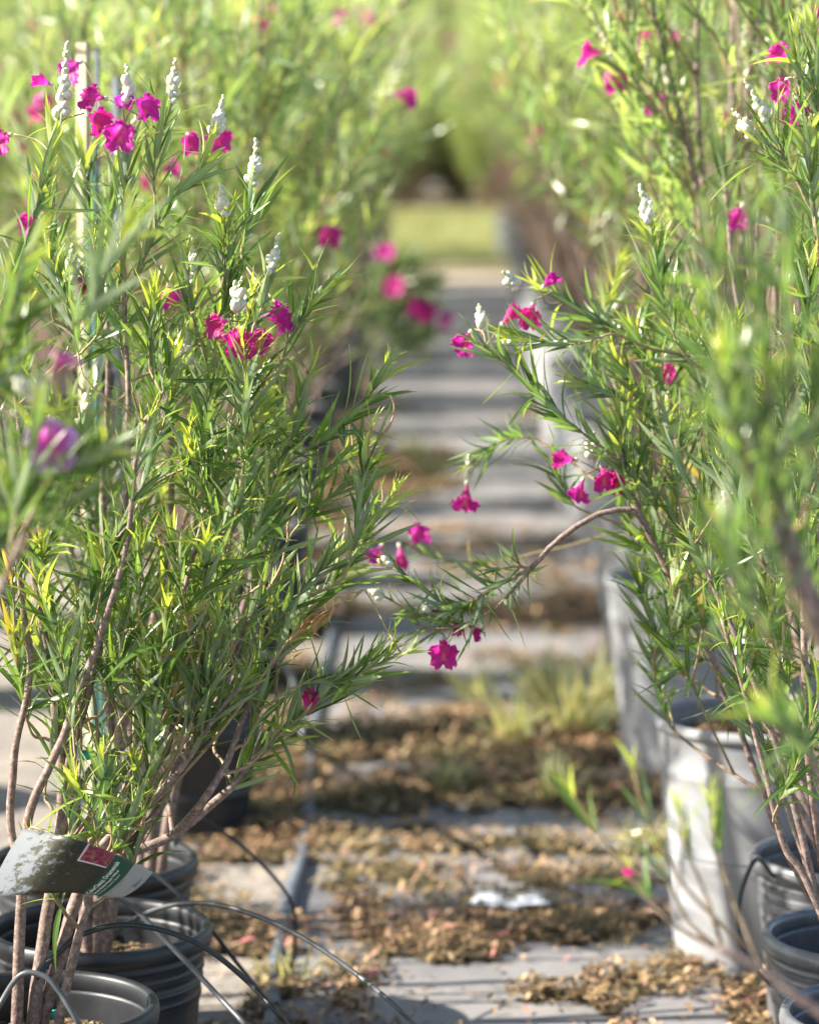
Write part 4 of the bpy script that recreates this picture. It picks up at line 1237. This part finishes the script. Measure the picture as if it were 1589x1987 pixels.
# ------------------------------------------------------------------ weeds on the path
WLEAF = leaf_set((0, .25, .5, .78, 1), .05, 'weed_leaf', 'weed')
def weed(p, n, h, spread, label, age=.5):
    t = thing('weed', p, label, 'weed', 'weeds on the path')
    for k in range(n):
        a = random.uniform(0, 6.28); s = random.uniform(.05, 1) * spread
        dr = Vector((math.cos(a) * s, math.sin(a) * s, 1)).normalized()
        l = h * random.uniform(.55, 1.1)
        obj('leaf', WLEAF[random.randrange(len(WLEAF))][4], t, mat4=frame((random.gauss(0, .02), random.gauss(0, .02), 0), dr, Vector((random.gauss(0, 1), random.gauss(0, 1), .4)), (l, l * 1.2, l)))
for (px, py, n, h, sp, lab) in [
    (558, 1905, 26, .085, .9, 'small pale weed tuft growing beside the irrigation pipe'), (1120, 1440, 80, .22, 1.3, 'pale dry weed clump spreading across the path on the right'), (1000, 1450, 60, .18, 1.3, 'dry weed clump in the middle of the path'),
    (1180, 1400, 60, .22, 1.1, 'weed clump leaning against the second tall pot'), (880, 1540, 36, .13, 1.1, 'thin yellow weed tuft on the shaded litter'), (1080, 1560, 36, .16, .9, 'upright weed tuft in front of the tall pale pot'), (1060, 1360, 70, .18, 1.5, 'sprawling pale weed behind the other path weeds'),
    (930, 1360, 40, .15, 1.4, 'low pale weed left of the sprawling one'), (1230, 1650, 22, .10, 1.0, 'tan dry weed at the foot of the tall pale pot'), (840, 930, 40, .16, 1.0, 'dark green weed mound on the path in shade'), (800, 900, 40, .18, .9, 'dark weed growing by the left pots in shade')]:
    weed(G(px, py, .02), n, h, sp, lab)

# ------------------------------------------------------------------ printed plant tag
top = cr([PY(45, 1608, YA - .15), PY(120, 1622, YA - .24), PY(200, 1648, YA - .23), PY(255, 1672, YA - .17), PY(297, 1693, YA - .07)], 41)
bot = cr([PY(-24, 1744, YA - .12), PY(50, 1736, YA - .20), PY(130, 1733, YA - .21), PY(190, 1738, YA - .17), PY(237, 1743, YA - .10)], 41)
def tagpos(u, v, lift=0.0):
    u = min(max(u, 0), 1) * 40; i = min(int(u), 39); f = u - i
    a = top[i] * (1 - f) + top[i + 1] * f; b_ = bot[i] * (1 - f) + bot[i + 1] * f
    du = (top[i + 1] - top[i]); dv = bot[i] - top[i]
    nrm = np.cross(dv, du); nrm /= np.linalg.norm(nrm)
    if nrm[1] > 0: nrm = -nrm
    return a * (1 - v) + b_ * v + nrm * (lift + .004 * math.sin(math.pi * v))
torig = np.array(tagpos(.5, .5))
m, nt, b, out = new_mat('tag_print')
uv = nd(nt, 'ShaderNodeUVMap'); uv.uv_map = 'UVMap'
sep = nd(nt, 'ShaderNodeSeparateXYZ'); nt.links.new(uv.outputs[0], sep.inputs[0])
U, Vv = sep.outputs[0], sep.outputs[1]
def step(a, x, soft=.004):
    mr = nd(nt, 'ShaderNodeMapRange'); mr.inputs[1].default_value = a - soft; mr.inputs[2].default_value = a + soft
    nt.links.new(x, mr.inputs[0]); return mr.outputs[0]
def band(x, a, c):
    return math_n(nt, 'SUBTRACT', step(a, x), step(c, x))
mp = nd(nt, 'ShaderNodeMapping'); mp.inputs['Scale'].default_value = (2.2, 1.0, 1); nt.links.new(uv.outputs[0], mp.inputs[0])
n1 = noise(nt, 6.0, 10, .75, vec=mp.outputs[0])
treemask = math_n(nt, 'ADD', math_n(nt, 'MULTIPLY', U, .9), math_n(nt, 'MULTIPLY', n1, 1.6))
tm = step(.97, treemask, .03)
tcol = ramp(nt, noise(nt, 18, 5, .7, vec=mp.outputs[0]), [(.35, (.004, .005, .002)), (.55, (.014, .016, .006)), (.75, (.040, .040, .012))])
skyc = ramp(nt, Vv, [(0, (.105, .115, .12)), (1, (.09, .105, .125))])  # sky print kept dark: the shade on the tag is put into its colour
col = mixc(nt, tm, skyc, tcol)
pk = ramp(nt, noise(nt, 14, 4, .7, vec=mp.outputs[0]), [(.40, (.10, .002, .02)), (.52, (.24, .008, .06)), (.62, (.16, .15, .05))])
edge = math_n(nt, 'MULTIPLY', band(U, .405, .60), step(-.02, math_n(nt, 'SUBTRACT', .29, Vv)))
inn = math_n(nt, 'MULTIPLY', band(U, .413, .60), step(-.02, math_n(nt, 'SUBTRACT', .27, Vv)))
col = mixc(nt, edge, col, (.7, .6, .6)); col = mixc(nt, inn, col, pk)
col = mixc(nt, band(U, .612, .785), col, (.002, .06, .032))
col = mixc(nt, step(.787, U), col, (.30, .31, .305))
nt.links.new(col, b.inputs['Base Color']); b.inputs['Roughness'].default_value = .5
V, F, UVs = [], [], []
NU, NVv = 61, 13
for j in range(NVv):
    for i in range(NU):
        V.append(tuple(tagpos(i / (NU - 1), j / (NVv - 1)) - torig)); UVs.append((i / (NU - 1), j / (NVv - 1)))
F = [(j * NU + i, j * NU + i + 1, (j + 1) * NU + i + 1, (j + 1) * NU + i) for j in range(NVv - 1) for i in range(NU - 1)]
me = mesh('tag_sheet', V, F, m)
ul = me.uv_layers.new(name='UVMap')
for lp in me.loops: ul.data[lp.index].uv = UVs[lp.vertex_index]
ptag = thing('plant_tag', torig, 'curved printed plant tag with tree photo and green band hanging on the left stems', 'tag')
sh = obj('sheet', me, ptag)
so = sh.modifiers.new('thick', 'SOLIDIFY'); so.thickness = .0006; so.offset = 0
def tag_text(txt, u0, vstart, vlen, size, mat):
    """lettering that runs from the lower edge up the tag; lines stack to the right"""
    cu = bpy.data.curves.new('t', 'FONT'); cu.body = txt; cu.size = 1; cu.resolution_u = 2; cu.offset = .012
    to = bpy.data.objects.new('t', cu); COL.objects.link(to)
    dg = bpy.context.evaluated_depsgraph_get()
    mt = bpy.data.meshes.new_from_object(to.evaluated_get(dg))
    bpy.data.objects.remove(to)
    if not len(mt.vertices): return
    xs = [v.co.x for v in mt.vertices]; w = max(xs) - min(xs)
    for v in mt.vertices:
        tx = (v.co.x - min(xs)) / w
        v.co = Vector(tagpos(u0 - v.co.y * size, vstart - tx * vlen, .0012) - torig)
    mt.materials.clear(); mt.materials.append(M[mat])
    obj('lettering', mt, ptag)
tag_text('ColorClassic Ornamentals', .664, .97, .86, .056, 'ink_white')
tag_text('Sweet Bubba Desert Willow', .704, .96, .70, .034, 'ink_white')
tag_text("Chilopsis linearis 'Bubba'", .738, .955, .62, .028, 'ink_pale')
def tag_mark(strokes, w, mat, name):
    V, F = [], []
    for st in strokes:
        for (a, c), (e, g) in zip(st[:-1], st[1:]):
            l = math.hypot(e - a, (g - c) * .42) + 1e-6
            nx_, ny_ = -(g - c) * .42 / l * w, (e - a) / l * w / .42
            o = len(V)
            V += [tuple(tagpos(q, r_, .0012) - torig) for q, r_ in ((a + nx_, c + ny_), (e + nx_, g + ny_), (e - nx_, g - ny_), (a - nx_, c - ny_))]
            F.append((o, o + 1, o + 2, o + 3))
    obj(name, mesh(name, V, F, mat, False), ptag)
# worn small print, too small to read: fine broken strokes; blue scrolled emblem with an orange star
random.seed(4)
small = []
v = .93
while v > .42:
    ln_ = random.uniform(.008, .02)
    small.append([(.800, v), (.800 + random.uniform(.004, .009), v - ln_ * .5), (.800, v - ln_)])
    v -= ln_ + random.uniform(.006, .014)
tag_mark(small, .0012, 'ink_red', 'small_print')
scroll = [[(.945 + .018 * math.cos(t * .4), .50 + .05 * math.sin(t * .4)) for t in range(13)], [(.955, .50 - .02 * k + .0) if k % 2 else (.935, .50 - .02 * k) for k in range(2, 12)], [(.925, .5), (.975, .5)], [(.95, .44), (.95, .56)]]
tag_mark(scroll, .0022, 'ink_blue', 'emblem')
tag_mark([[(.935 + .012 * math.cos(a), .66 + .028 * math.sin(a)), (.935 - .012 * math.cos(a), .66 - .028 * math.sin(a))] for a in (0, 1.05, 2.1)], .003, 'ink_orange', 'star')
